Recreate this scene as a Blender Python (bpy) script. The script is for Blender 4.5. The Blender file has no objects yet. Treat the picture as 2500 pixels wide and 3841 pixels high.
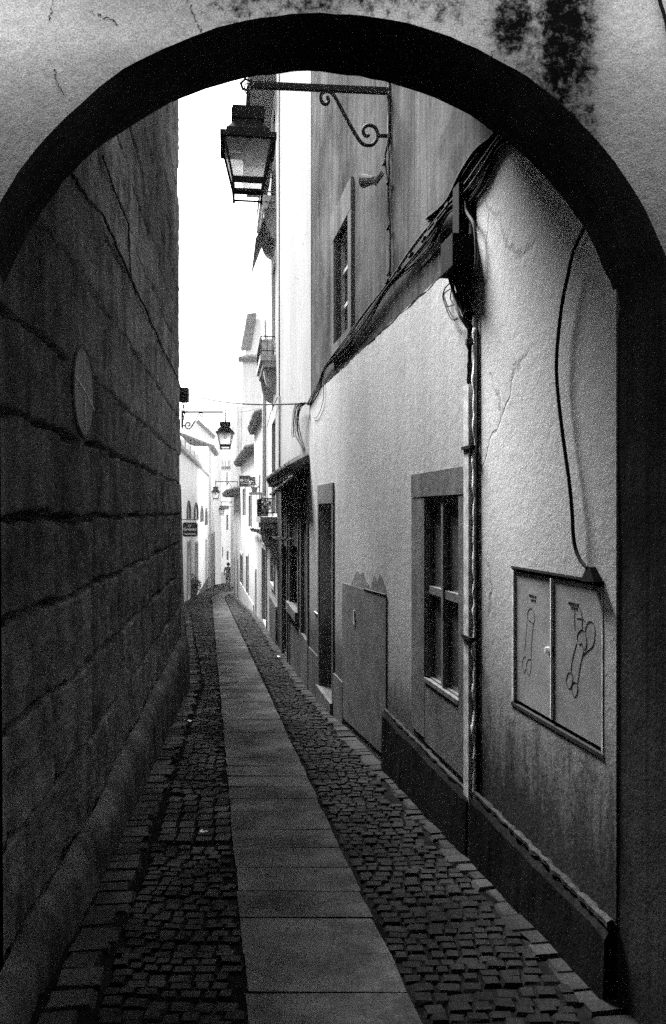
import bpy, bmesh, math, random
from mathutils import Vector, Matrix, noise
random.seed(11)
S = bpy.context.scene
COL = S.collection
F = 2990.0; CX = 1250.0; CY = 1920.0; EYE = 1.6; SL = 200.0 / F     # pixels of the photograph -> metres

# ------------------------------------------------------------------ materials
class NT:
    def __init__(s, name):
        s.m = bpy.data.materials.new(name); s.m.use_nodes = True
        s.t = s.m.node_tree; s.t.nodes.clear()
        s.out = s.n('ShaderNodeOutputMaterial')
        s.p = s.n('ShaderNodeBsdfPrincipled'); s.l(s.p.outputs[0], s.out.inputs[0])
        s.pos = s.n('ShaderNodeNewGeometry').outputs['Position']
    def n(s, k): return s.t.nodes.new(k)
    def l(s, a, b): s.t.links.new(a, b)
    def put(s, sock, v):
        if isinstance(v, bpy.types.NodeSocket): s.l(v, sock)
        elif hasattr(sock.default_value, '__len__') and not hasattr(v, '__len__'):
            sock.default_value = (v, v, v, 1) if len(sock.default_value) == 4 else (v, v, v)
        else: sock.default_value = v
    def math(s, op, a, b=0.0, c=0.0, clamp=False):
        d = s.n('ShaderNodeMath'); d.operation = op; d.use_clamp = clamp
        s.put(d.inputs[0], a); s.put(d.inputs[1], b); s.put(d.inputs[2], c); return d.outputs[0]
    def map(s, v, a, b, c=0.0, d=1.0):
        r = s.n('ShaderNodeMapRange'); r.interpolation_type = 'SMOOTHSTEP'
        for i, x in enumerate((v, a, b, c, d)): s.put(r.inputs[i], x)
        return r.outputs[0]
    def vec(s, sc=(1, 1, 1), loc=(0, 0, 0), src=None):
        d = s.n('ShaderNodeMapping'); d.inputs['Scale'].default_value = sc; d.inputs['Location'].default_value = loc
        s.l(src or s.pos, d.inputs['Vector']); return d.outputs[0]
    def noise(s, scale, detail=4, rough=.55, vec=None, dist=0.0):
        d = s.n('ShaderNodeTexNoise'); s.l(vec or s.pos, d.inputs['Vector'])
        d.inputs['Scale'].default_value = scale; d.inputs['Detail'].default_value = detail
        d.inputs['Roughness'].default_value = rough; d.inputs['Distortion'].default_value = dist
        return d.outputs[0]
    def voro(s, scale, feat='F1', vec=None):
        d = s.n('ShaderNodeTexVoronoi'); d.feature = feat; s.l(vec or s.pos, d.inputs['Vector'])
        d.inputs['Scale'].default_value = scale; return d.outputs['Distance']
    def mix(s, f, a, b):      # scalar mix
        return s.math('ADD', s.math('MULTIPLY', a, s.math('SUBTRACT', 1.0, f)), s.math('MULTIPLY', b, f))
    def island(s):
        return s.n('ShaderNodeNewGeometry').outputs['Random Per Island']
    def bump(s, h, strength=.4, dist=.02):
        b = s.n('ShaderNodeBump'); b.inputs['Strength'].default_value = strength; b.inputs['Distance'].default_value = dist
        s.l(h, b.inputs['Height']); s.l(b.outputs[0], s.p.inputs['Normal'])
    def fin(s, col, rough=.9, spec=.3, metal=0.0):
        s.put(s.p.inputs['Base Color'], col); s.put(s.p.inputs['Roughness'], rough)
        s.p.inputs['Specular IOR Level'].default_value = spec; s.p.inputs['Metallic'].default_value = metal
        return s.m
    def z(s):
        d = s.n('ShaderNodeSeparateXYZ'); s.l(s.pos, d.inputs[0]); return d.outputs[2]

def plaster(name, base, var=.25, streak=0.0, dirt=None, speck=.25, bump=.35, crack=0.0, blot=None, streakscale=9.0, lowdark=None):
    """painted lime plaster; dirt=(z, height, grey): damp staining climbing in tongues, over a smooth darkening towards the foot of the wall"""
    t = NT(name)
    big = t.noise(.9, 6, .6); fine = t.noise(70, 3, .7); grit = t.noise(230, 2, .6)
    c = t.math('MULTIPLY', base, t.map(big, .28, .72, 1 - var, 1 + var * .5))
    c = t.math('MULTIPLY', c, t.map(fine, .3, .7, 1 - speck * .5, 1 + speck * .4))
    c = t.math('MULTIPLY', c, t.map(grit, .3, .7, 1 - speck * .7, 1 + speck * .55))
    if streak:
        st = t.noise(1.0, 7, .72, t.vec((streakscale, streakscale, .22)), 1.2)
        st2 = t.noise(1.0, 5, .65, t.vec((streakscale * 4.3, streakscale * 4.3, .9)), .8)
        c = t.math('MULTIPLY', c, t.map(st, .32, .66, 1 - streak, 1.12))
        c = t.math('MULTIPLY', c, t.map(st2, .3, .7, 1 - streak * .55, 1.12))
    if blot:
        b = t.map(t.noise(blot[0], 8, .72), blot[1], blot[1] + .1)
        c = t.mix(b, c, t.math('MULTIPLY', c, blot[2]))
    if dirt:
        tongue = t.math('ADD', t.math('MULTIPLY', t.noise(1.0, 8, .72, t.vec((10, 10, 2.2))), .65), t.math('MULTIPLY', t.noise(34, 4, .7), .35))
        thr = t.map(t.z(), dirt[0] - dirt[1] * .35, dirt[0] + dirt[1], .22, .74)
        f = t.map(t.math('SUBTRACT', tongue, thr), -.15, .17, 0, .95)
        f2 = t.map(t.z(), dirt[0] - .1, dirt[0] + dirt[1] * 1.5, .78, 0)
        c = t.mix(f2, c, dirt[2] * 1.8); c = t.mix(f, c, t.math('MULTIPLY', dirt[2], t.map(fine, .3, .7, .5, 1.5)))
    h = t.math('ADD', t.math('MULTIPLY', t.noise(14, 6, .6), .7), t.math('MULTIPLY', fine, .35))
    if crack:
        v = t.voro(.9, 'DISTANCE_TO_EDGE', t.vec((1, 1, 1), src=None))
        wob = t.n('ShaderNodeVectorMath'); wob.operation = 'ADD'; t.l(t.pos, wob.inputs[0])
        nn = t.n('ShaderNodeTexNoise'); nn.inputs['Scale'].default_value = 2.2; nn.inputs['Detail'].default_value = 6
        t.l(t.pos, nn.inputs['Vector']); sc = t.n('ShaderNodeVectorMath'); sc.operation = 'SCALE'; sc.inputs['Scale'].default_value = .55
        t.l(nn.outputs['Color'], sc.inputs[0]); t.l(sc.outputs[0], wob.inputs[1])
        v = t.voro(crack, 'DISTANCE_TO_EDGE', wob.outputs[0])
        k = t.math('MULTIPLY', t.map(v, .0, .009, 1, 0), t.map(t.noise(1.1, 3), .48, .6))
        c = t.mix(t.math('MULTIPLY', k, .35), c, .05); h = t.math('SUBTRACT', h, t.math('MULTIPLY', k, .4))
    t.bump(h, bump, .02)
    return t.fin(c, .93, .0)

def stone(name, base, var=.4, scale=3.0, streak=.3, speck=.5, bump=.6, tone=0):
    t = NT(name)
    a = t.noise(scale, 8, .65); g = t.noise(120, 3, .75); s2 = t.noise(1, 6, .6, t.vec((11, 11, .5)))
    c = t.math('MULTIPLY', base, t.map(a, .3, .7, 1 - var, 1 + var))
    c = t.math('MULTIPLY', c, t.map(g, .32, .68, 1 - speck, 1 + speck))
    c = t.math('MULTIPLY', c, t.map(s2, .3, .65, 1 - streak, 1.15))
    if tone:
        at = t.n('ShaderNodeAttribute'); at.attribute_name = 'tone'; c = t.math('MULTIPLY', c, t.map(at.outputs['Fac'], 0, 1, 1 - tone, 1 + tone))
    t.bump(t.math('ADD', t.math('MULTIPLY', t.noise(26, 6, .65), .8), t.math('MULTIPLY', g, .5)), bump, .02)
    return t.fin(c, .95, .0)

def plain(name, base, rough=.6, spec=.4, metal=0.0, var=.25, scale=12.0):
    t = NT(name)
    c = t.math('MULTIPLY', base, t.map(t.noise(scale, 5, .6), .3, .7, 1 - var, 1 + var))
    t.bump(t.noise(scale * 6, 3), .12, .01)
    return t.fin(c, rough, spec, metal)

def pebble(name, base, var=.45, speck=.45, wear=.3):
    t = NT(name)
    c = t.math('MULTIPLY', base, t.map(t.island(), 0, 1, 1 - var, 1 + var))
    c = t.math('MULTIPLY', c, t.map(t.noise(90, 4, .7), .3, .7, 1 - speck, 1 + speck))
    c = t.math('MULTIPLY', c, t.map(t.noise(1.3, 4, .6), .3, .7, .7, 1.25)); c = t.math('MULTIPLY', c, t.map(t.noise(5.5, 9, .72), .34, .66, 1 - wear, 1 + wear * .6))
    t.bump(t.noise(45, 5, .65), .4, .015)
    return t.fin(c, t.map(t.noise(3, 4), .35, .65, .6, .9), .08)

def tile_mat(name, base):
    t = NT(name)
    c = t.math('MULTIPLY', base, t.map(t.island(), 0, 1, .55, 1.35))
    c = t.math('MULTIPLY', c, t.map(t.noise(18, 5, .7), .3, .7, .5, 1.4))
    t.bump(t.noise(40, 4), .4, .02)
    return t.fin(c, .9, .0)

def glass_dark(name, base):
    t = NT(name); c = t.math('MULTIPLY', base, t.map(t.noise(2.5, 4), .3, .7, .6, 1.4))
    return t.fin(c, .22, .5)

def lamp_glass(name):
    t = NT(name)
    tr = t.n('ShaderNodeBsdfTransparent'); tr.inputs[0].default_value = (.95, .95, .95, 1)
    tl = t.n('ShaderNodeBsdfTranslucent'); tl.inputs[0].default_value = (.9, .9, .9, 1)
    mx = t.n('ShaderNodeMixShader'); t.l(t.map(t.noise(9, 4), .3, .7, .64, .78), mx.inputs[0])
    t.l(tr.outputs[0], mx.inputs[1]); t.l(tl.outputs[0], mx.inputs[2]); t.l(mx.outputs[0], t.out.inputs[0])
    t.t.nodes.remove(t.p); return t.m

def leaf_mat(name, base):
    t = NT(name); c = t.math('MULTIPLY', base, t.map(t.island(), 0, 1, .5, 1.6))
    return t.fin(c, .6, .3)

M = {}
M['arch'] = plaster('arch_plaster', .52, .38, .15, speck=.5, bump=.6, crack=1.1)
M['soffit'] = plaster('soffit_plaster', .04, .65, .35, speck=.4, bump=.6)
M['white0'] = plaster('white_plaster', .46, .10, 0, dirt=(.12, 1.15, .03), speck=.2, bump=.32, crack=.45)
M['low1'] = plaster('grey_plaster', .29, .16, .02, dirt=(.05, .62, .075), speck=.28, bump=.35)
M['up1'] = plaster('streaked_plaster', .085, .45, .38, speck=.35, bump=.35, streakscale=5.0, blot=(1.6, .5, .72))
M['white2'] = plaster('pale_plaster', .20, .12, .1, speck=.25, bump=.3, crack=.7)
M['dark2'] = plaster('weathered_shopfront', .10, .4, .75, speck=.4, bump=.5, streakscale=7)
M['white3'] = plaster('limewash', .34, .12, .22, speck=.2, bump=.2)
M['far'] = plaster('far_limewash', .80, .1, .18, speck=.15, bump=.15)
M['farg'] = plaster('far_grey_plaster', .42, .25, .45, speck=.25, bump=.2)
M['dado'] = plaster('grey_dado', .13, .3, .35, speck=.3, bump=.3)
M['bare'] = plaster('bare_render', .19, .4, .3, speck=.4, bump=.5)
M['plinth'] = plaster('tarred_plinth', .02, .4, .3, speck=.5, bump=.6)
M['ledge'] = plaster('plinth_ledge', .06, .4, .1, speck=.5, bump=.6)
M['granite'] = stone('granite_blocks', .155, .45, 3.0, .3, .6, .8, .3)
M['granite_p'] = stone('granite_plinth', .10, .5)
M['frame'] = stone('granite_surround', .105, .25, 4, .1, .45, .35)
M['frame2'] = stone('pale_surround', .34, .2, 4, .2, .3, .25)
M['ashlar'] = stone('far_ashlar', .30, .35, 2.5, .25, .4, .4)
M['iron'] = plain('black_iron', .008, .75, .1, 0, .4, 30)
M['cable'] = plain('cable_rubber', .010, .8, .08, 0, .5, 8)
M['cable2'] = plain('grey_cable', .06, .8, .08, 0, .4, 8)
M['boxdark'] = plain('dark_box_paint', .008, .8, .03, 0, .5, 30)
M['woodd'] = plain('dark_door_wood', .06, .7, .3, 0, .45, 9)
M['winpaint'] = plain('window_paint', .10, .6, .4, 0, .4, 16)
M['steel'] = plain('cabinet_paint', .20, .6, .35, 0, .16, 7)
M['steelb'] = plain('bright_metal', .5, .5, .3, .0, .2, 30)
M['conduit'] = plain('conduit_grey', .44, .6, .35, 0, .35, 14)
M['mortar'] = plaster('fresh_mortar', .85, .15, 0, speck=.2, bump=.5)
M['glass'] = glass_dark('dim_pane', .06)
M['glassf'] = glass_dark('far_pane', .10)
M['lglass'] = lamp_glass('frosted_pane')
M['tile'] = tile_mat('clay_tiles', .07)
M['cobble'] = pebble('basalt_setts', .0145, .25)
M['kerb'] = pebble('kerb_granite', .028, .35)
M['slab'] = pebble('granite_slabs', .058, .22, .35, .45)
M['bed'] = plain('street_bedding', .009, .95, .0, 0, .5, 6)
M['sett'] = pebble('large_setts', .02, .3)
M['signd'] = plain('sign_dark', .015, .4, .4, 0, .1, 9)
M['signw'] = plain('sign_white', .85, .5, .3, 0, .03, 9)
M['signg'] = plain('sign_grey', .05, .5, .3, 0, .1, 9)
M['shirt'] = plain('dark_cloth', .004, .9, .1)
M['skin'] = plain('skin', .28, .6, .3, 0, .08)
M['shorts'] = plain('grey_cloth', .22, .9, .1)
M['hair'] = plain('dark_hair', .012, .8, .2)
M['leaf'] = leaf_mat('leaves', .07)
M['pot'] = plain('clay_pot', .14, .8, .2)
M['paper'] = plain('paper', .85, .8, .2, 0, .03)
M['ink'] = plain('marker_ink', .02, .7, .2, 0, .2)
M['cloth'] = plain('dark_awning_cloth', .03, .9, .1)
M['stoneslab'] = stone('balcony_stone', .30, .3, 5, .2, .35, .3)
t = NT('hatch_board')
_s = t.noise(1, 6, .65, t.vec((22, 22, 1.0))); _b = t.noise(5, 6, .7)
t.bump(t.math('ADD', _s, t.noise(50, 3)), .3, .012)
M['hatch'] = t.fin(t.math('ADD', t.math('MULTIPLY', .075, t.map(_b, .3, .7, .6, 1.35)),
                          t.math('MULTIPLY', .2, t.math('MULTIPLY', t.map(_s, .62, .72), t.map(_b, .45, .6)))), .75, .3)
t = NT('arch_face_plaster')      # mould blotches and cracks on the gate's front
_g = t.noise(160, 3, .7); _f = t.noise(38, 4, .7); _b = t.noise(1.2, 6, .6)
_x = t.n('ShaderNodeSeparateXYZ'); t.l(t.pos, _x.inputs[0])
_c = t.math('MULTIPLY', .78, t.map(_b, .3, .7, .72, 1.15))
_c = t.math('MULTIPLY', _c, t.map(_g, .3, .7, .62, 1.3)); _c = t.math('MULTIPLY', _c, t.map(_f, .3, .7, .85, 1.12))
def blob(t, x, cx, w, z, cz, h):
    a = t.math('DIVIDE', t.math('SUBTRACT', x, cx), w); b = t.math('DIVIDE', t.math('SUBTRACT', z, cz), h)
    return t.math('SUBTRACT', 1.0, t.math('SQRT', t.math('ADD', t.math('MULTIPLY', a, a), t.math('MULTIPLY', b, b))), clamp=True)
_m = t.noise(9, 8, .78); _m2 = t.noise(30, 5, .75); _zone = None
for (bx, bw, bz, bh, st) in ((.76, .13, 3.2, .50, 1.0), (.80, .09, 2.8, .34, .8), (.58, .10, 3.2, .18, .95), (.66, .26, 3.0, .45, .62), (.74, .16, 2.66, .28, .6), (.45, .30, 3.12, .2, .4), (-.05, .85, 3.36, .34, .66), (.35, .4, 3.3, .2, .6), (-.62, .34, 2.98, .2, .45), (.3, .34, 3.1, .14, .4), (-.9, .25, 2.7, .3, .2)):
    v = t.math('MULTIPLY', t.map(blob(t, _x.outputs[0], bx, bw * 1.6, _x.outputs[2], bz, bh * 1.35), 0, .9), st)
    _zone = v if _zone is None else t.math('MAXIMUM', _zone, v)
_c = t.math('MULTIPLY', _c, t.map(_zone, 0, .8, 1, .5))
_k = t.map(t.math('ADD', t.math('ADD', t.math('MULTIPLY', _m, .45), t.math('MULTIPLY', _m2, .55)), t.math('MULTIPLY', t.math('SUBTRACT', _zone, .72), .34)), .40, .58)
_c = t.mix(t.math('MULTIPLY', _k, t.map(_zone, 0, .2)), _c, .006)
t.bump(t.math('ADD', t.math('MULTIPLY', _f, .8), t.math('ADD', t.math('MULTIPLY', _g, .5), t.noise(12, 5))), .5, .015)
M['archface'] = t.fin(_c, .93, .0)

# ------------------------------------------------------------------ mesh helpers
class MB:
    def __init__(s): s.v = []; s.f = []
    def add(s, vs, fs):
        b = len(s.v); s.v += [tuple(x) for x in vs]; s.f += [tuple(b + i for i in f) for f in fs]
    def box8(s, p):
        s.add(p, [(0, 3, 2, 1), (4, 5, 6, 7), (0, 1, 5, 4), (1, 2, 6, 5), (2, 3, 7, 6), (3, 0, 4, 7)])
    def box(s, a, b):
        (x0, y0, z0), (x1, y1, z1) = a, b
        s.box8([(x0, y0, z0), (x1, y0, z0), (x1, y1, z0), (x0, y1, z0), (x0, y0, z1), (x1, y0, z1), (x1, y1, z1), (x0, y1, z1)])
    def frustum(s, z0, w0, d0, z1, w1, d1, cx=0, cy=0):
        s.box8([(cx - w0, cy - d0, z0), (cx + w0, cy - d0, z0), (cx + w0, cy + d0, z0), (cx - w0, cy + d0, z0),
                (cx - w1, cy - d1, z1), (cx + w1, cy - d1, z1), (cx + w1, cy + d1, z1), (cx - w1, cy + d1, z1)])
    def bar(s, a, b, w, h=None):
        s.tube([a, b], w / 1.41, 4)
    def tube(s, pts, r, n=6, closed=False):
        pts = [Vector(p) for p in pts]; k = len(pts)
        if k < 2: return
        rr = r if hasattr(r, '__len__') else [r] * k
        up = None; base = len(s.v)
        for i, p in enumerate(pts):
            if closed: d = pts[(i + 1) % k] - pts[i - 1]
            else: d = pts[min(i + 1, k - 1)] - pts[max(i - 1, 0)]
            if d.length < 1e-9: d = Vector((0, 0, 1))
            d.normalize()
            if up is None:
                up = Vector((0, 0, 1)) if abs(d.z) < .9 else Vector((1, 0, 0))
            a = d.cross(up)
            if a.length < 1e-5: a = d.orthogonal()
            a.normalize(); up = a.cross(d).normalized()
            for j in range(n):
                t = 2 * math.pi * (j + .5) / n
                s.v.append(tuple(p + (a * math.cos(t) + up * math.sin(t)) * rr[i]))
        for i in range(k if closed else k - 1):
            for j in range(n):
                a = base + i * n; b = base + ((i + 1) % k) * n
                s.f.append((a + j, a + (j + 1) % n, b + (j + 1) % n, b + j))
        if not closed:
            s.f.append(tuple(base + j for j in range(n))[::-1]); s.f.append(tuple(base + (k - 1) * n + j for j in range(n)))
    def lathe(s, prof, n=16, c=(0, 0, 0)):
        base = len(s.v)
        for (r, z) in prof:
            for j in range(n):
                t = 2 * math.pi * j / n; s.v.append((c[0] + r * math.cos(t), c[1] + r * math.sin(t), c[2] + z))
        for i in range(len(prof) - 1):
            for j in range(n):
                a = base + i * n; b = a + n
                s.f.append((a + j, a + (j + 1) % n, b + (j + 1) % n, b + j))
        s.f.append(tuple(base + j for j in range(n))[::-1]); s.f.append(tuple(base + (len(prof) - 1) * n + j for j in range(n)))
    def build(s, name, mat, parent=None, smooth=False, fix=True):
        me = bpy.data.meshes.new(name); me.from_pydata(s.v, [], s.f)
        if fix:
            bm = bmesh.new(); bm.from_mesh(me); bmesh.ops.recalc_face_normals(bm, faces=bm.faces); bm.to_mesh(me); bm.free()
        if smooth: me.polygons.foreach_set('use_smooth', [True] * len(me.polygons))
        me.materials.append(M[mat] if isinstance(mat, str) else mat); me.update()
        o = bpy.data.objects.new(name, me); COL.objects.link(o)
        if parent is not None: attach(o, parent)
        return o

def world_loc(o):
    l = Vector(o.location)
    while o.parent: o = o.parent; l += Vector(o.location)
    return l
def attach(o, parent):
    """mesh written in world coordinates: stays where it is under a parent moved to its base"""
    o.parent = parent; o.location = -world_loc(parent)
def tag(o, label=None, cat=None, group=None, kind=None):
    if label: o['label'] = label
    if cat: o['category'] = cat
    if group: o['group'] = group
    if kind: o['kind'] = kind
    return o
def thing(name, label, cat, loc=(0, 0, 0), rz=0, group=None):
    o = bpy.data.objects.new(name, None); COL.objects.link(o); o.empty_display_size = .2
    o.location = loc; o.rotation_euler = (0, 0, rz)
    return tag(o, label, cat, group)
def local(o, parent):
    o.parent = parent; return o
def copy_tree(o, parent=None):
    c = o.copy(); COL.objects.link(c)
    if parent: c.parent = parent
    for ch in list(o.children): copy_tree(ch, c)
    return c
def center(o):
    """put the origin of a top-level mesh at the foot of its geometry"""
    me = o.data; xs = [v.co for v in me.vertices]
    c = Vector((sum(v.x for v in xs) / len(xs), sum(v.y for v in xs) / len(xs), min(v.z for v in xs)))
    me.transform(Matrix.Translation(-c)); o.location = c; return o
def fr(x, y, z, s=1.0, oct=4):
    return noise.fractal(Vector((x * s, y * s, z * s)), 1.0, 2.0, oct)

class Wall:
    """a vertical wall over the line p0-p1; n points to the street"""
    def __init__(s, p0, p1, side):
        s.p0 = Vector(p0); s.p1 = Vector(p1); s.L = (s.p1 - s.p0).length; s.u = (s.p1 - s.p0) / s.L
        s.n = Vector((-s.u.y, s.u.x)) * side
    def pt(s, a, z, off=0.0):
        q = s.p0 + s.u * a + s.n * off; return Vector((q.x, q.y, z))
    def sx(s, xpx):
        k = (xpx - CX) / F      # X = k*Y
        return (k * s.p0.y - s.p0.x) / (s.u.x - k * s.u.y)
    def px(s, xpx, ypx, off=0.0):
        a = s.sx(xpx); Y = s.p0.y + s.u.y * a
        return s.pt(a, EYE + (CY - ypx) * Y / F, off)
    def sz(s, xpx, ypx):
        a = s.sx(xpx); Y = s.p0.y + s.u.y * a; return a, EYE + (CY - ypx) * Y / F
    def rect(s, x0, x1, y0, y1):
        """pixel box -> (s0, s1, z0, z1) using heights at the middle of the box"""
        xm = (x0 + x1) / 2; a, b = sorted((s.sx(x0), s.sx(x1)))
        return a, b, s.sz(xm, y1)[1], s.sz(xm, y0)[1]
    def slab(s, mb, a0, a1, z0, z1, o0, o1):
        mb.box8([s.pt(a0, z0, o0), s.pt(a1, z0, o0), s.pt(a1, z0, o1), s.pt(a0, z0, o1),
                 s.pt(a0, z1, o0), s.pt(a1, z1, o0), s.pt(a1, z1, o1), s.pt(a0, z1, o1)])
    def front(s, mb, a0, a1, z0, z1, holes=(), off=0.0, depth=.22, back=.6, step=1.5):
        A = {a0, a1}; Z = {z0, z1}
        for h in holes: A |= {h[0], h[1]}; Z |= {h[2], h[3]}
        A = sorted(x for x in A if a0 <= x <= a1); Z = sorted(x for x in Z if z0 <= x <= z1)
        for i in range(len(A) - 1):
            for j in range(len(Z) - 1):
                ca = (A[i] + A[i + 1]) / 2; cz = (Z[j] + Z[j + 1]) / 2
                if any(h[0] < ca < h[1] and h[2] < cz < h[3] for h in holes): continue
                mb.add([s.pt(A[i], Z[j], off), s.pt(A[i + 1], Z[j], off), s.pt(A[i + 1], Z[j + 1], off), s.pt(A[i], Z[j + 1], off)], [(0, 1, 2, 3)])
        for h in holes:
            d = h[4] if len(h) > 4 else depth
            q = [(h[0], h[2]), (h[1], h[2]), (h[1], h[3]), (h[0], h[3])]
            for i in range(4):
                a, b = q[i], q[(i + 1) % 4]
                mb.add([s.pt(a[0], a[1], off), s.pt(b[0], b[1], off), s.pt(b[0], b[1], off - d), s.pt(a[0], a[1], off - d)], [(0, 1, 2, 3)])
        # ends, top and back
        f, bk = off, off - back
        P = lambda a, z, o: s.pt(a, z, o)
        mb.add([P(a0, z0, f), P(a0, z1, f), P(a0, z1, bk), P(a0, z0, bk)], [(0, 1, 2, 3)])
        mb.add([P(a1, z0, f), P(a1, z1, f), P(a1, z1, bk), P(a1, z0, bk)], [(0, 1, 2, 3)])
        mb.add([P(a0, z1, f), P(a1, z1, f), P(a1, z1, bk), P(a0, z1, bk)], [(0, 1, 2, 3)])
        mb.add([P(a0, z0, bk), P(a1, z0, bk), P(a1, z1, bk), P(a0, z1, bk)], [(0, 1, 2, 3)])

def fill(w, h, parent, name, mat, inset, off=0.0, grow=.012, thick=.05):
    mb = MB(); w.slab(mb, h[0] - grow, h[1] + grow, h[2] - grow, h[3] + grow, off - inset - thick, off - inset)
    return mb.build(name, mat, parent)
def surround(w, h, parent, mat, wd=.12, proud=.03, off=0.0, sill=True, name='surround', top=None):
    mb = MB(); tp = top or wd; e = .003
    w.slab(mb, h[0] - wd, h[0] - e, h[2], h[3] - e, off - .04, off + proud)
    w.slab(mb, h[1] + e, h[1] + wd, h[2], h[3] - e, off - .04, off + proud)
    w.slab(mb, h[0] - wd, h[1] + wd, h[3], h[3] + tp, off - .04, off + proud + .002)
    if sill: w.slab(mb, h[0] - wd, h[1] + wd, h[2] - wd, h[2] - e, off - .04, off + proud + .004)
    return mb.build(name, mat, parent)
def window(w, h, parent, inset=.1, off=0.0, mull=True, frame='winpaint', glass='glassf', bars=2):
    """a window is a frame mesh in its opening with the pane as its sub-part"""
    mb = MB(); t = .045; d0 = off - inset - .04; d1 = off - inset
    w.slab(mb, h[0] - .01, h[0] + t, h[2] - .01, h[3] + .01, d0, d1); w.slab(mb, h[1] - t, h[1] + .01, h[2] - .01, h[3] + .01, d0, d1)
    w.slab(mb, h[0] + t, h[1] - t, h[2] - .01, h[2] + t, d0, d1 - .002); w.slab(mb, h[0] + t, h[1] - t, h[3] - t, h[3] + .01, d0, d1 - .002)
    if mull:
        m = (h[0] + h[1]) / 2; w.slab(mb, m - .02, m + .02, h[2] + t, h[3] - t, d0, d1 - .004)
        for k in range(1, bars):
            z = h[2] + (h[3] - h[2]) * k / bars; w.slab(mb, h[0] + t, h[1] - t, z - .018, z + .018, d0, d1 - .008)
    f = mb.build('window', frame, parent)
    g = MB(); w.slab(g, h[0] + .004, h[1] - .004, h[2] + .004, h[3] - .004, d0 - .02, d0 - .005); g.build('pane', glass, f)
    return f
def door(w, h, parent, inset=.15, off=0.0, mat='woodd'):
    mb = MB(); m = (h[0] + h[1]) / 2
    w.slab(mb, h[0] - .01, m - .004, h[2] - .02, h[3] + .01, off - inset - .05, off - inset)
    w.slab(mb, m + .004, h[1] + .01, h[2] - .02, h[3] + .01, off - inset - .05, off - inset)
    H = h[3] - h[2]
    for (a, b) in ((h[0] + .05, m - .05), (m + .05, h[1] - .05)):
        for (c, e) in ((.08, .42), (.5, .92)):
            w.slab(mb, a, b, h[2] + H * c, h[2] + H * e, off - inset, off - inset + .018)
    d = mb.build('door', mat, parent)
    k = MB(); w.slab(k, m + .02, m + .05, h[2] + H * .44, h[2] + H * .47, off - inset, off - inset + .05); k.build('handle', 'steelb', d)
    return d
def eave(w, parent, a0, a1, z, over=.35, rise=.5, back=1.6, name='roof', step=.17):
    """a tiled roof slope rising away from the street, with rounded tile ends"""
    mb = MB(); n = max(2, int((a1 - a0) / step))
    w.slab(mb, a0, a1, z - .10, z - .005, -.02, over * .8)
    for i in range(n):
        a = a0 + (i + .5) * (a1 - a0) / n; r = (a1 - a0) / n * .52
        j = random.uniform(-.02, .02)
        P = [w.pt(a, z + .03 + j, over + j), w.pt(a, z + .03 + rise * .5, -back * .45), w.pt(a, z + .03 + rise, -back)]
        mb.tube(P, [r, r * .95, r * .9], 8)
    mb.add([w.pt(a0, z, over * .9), w.pt(a1, z, over * .9), w.pt(a1, z + rise, -back), w.pt(a0, z + rise, -back)], [(0, 1, 2, 3)])
    return mb.build(name, 'tile', parent, smooth=False)

# ------------------------------------------------------------------ plan of the street
RW = Wall((1.6, 0), (1.6 - .18395 * 10.2, 10.2), 1)           # right wall near the arch
R2 = Wall((-.273, 10.2), (-1.114, 16.0), 1)
R3 = Wall((-1.114, 16.0), (-1.94, 22.0), 1)
R3b = Wall((-1.94, 22.0), (-2.67, 27.0), 1)
R4 = Wall((-2.67, 27.0), (-4.18, 36.0), 1)
R5 = Wall((-4.18, 36.0), (-5.36, 43.0), 1)
LW = Wall((-.834, 0), (-.834 - .1137 * 10.6, 10.6), -1)        # granite wall on the left
L2 = Wall((-2.06, 10.66), (-5.45, 28.0), -1)
L3 = Wall((-5.8, 28.6), (-8.74, 55.6), -1)
L4 = Wall((-8.74, 55.7), (-9.55, 64.0), -1)
EN = Wall((-12.0, 72.0), (-5.0, 73.0), -1)                     # facade closing the bend
assert RW.n.x < 0 and R2.n.x < 0 and LW.n.x > 0 and L3.n.x > 0 and EN.n.y < 0
def gz(Y): return -SL * Y if Y < 75 else -SL * 75
def poly(pts, Y):
    for (a, b) in zip(pts, pts[1:]):
        if Y <= b[1]: break
    t = (Y - a[1]) / (b[1] - a[1]); return a[0] + (b[0] - a[0]) * t
def rightX(Y): return poly([(1.6, 0), (-.276, 10.2), (-1.114, 16), (-1.94, 22), (-2.67, 27), (-4.18, 36), (-5.36, 43), (-5.5, 75)], Y)
def leftX(Y): return poly([(-.73, 0), (-1.935, 10.6), (-5.24, 28), (-5.8, 28.6), (-8.74, 55.6), (-9.55, 64), (-11, 75)], Y)
def bend(Y): return .010 * max(0, Y - 38) ** 2
def stripL(Y): return .14 - .1555 * Y + bend(Y)
def stripR(Y): return .737 - .1555 * Y + bend(Y)

# ------------------------------------------------------------------ ground
mb = MB()
ys = [-14, 0, 5, 10, 20, 40, 60, 75, 120, 400]
for y in ys: mb.v += [(-140, y, gz(y) - .014), (140, y, gz(y) - .016)]
for i in range(len(ys) - 1): mb.f.append((2 * i, 2 * i + 1, 2 * i + 3, 2 * i + 2))
tag(mb.build('ground', 'bed', fix=False), kind='structure')

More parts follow.
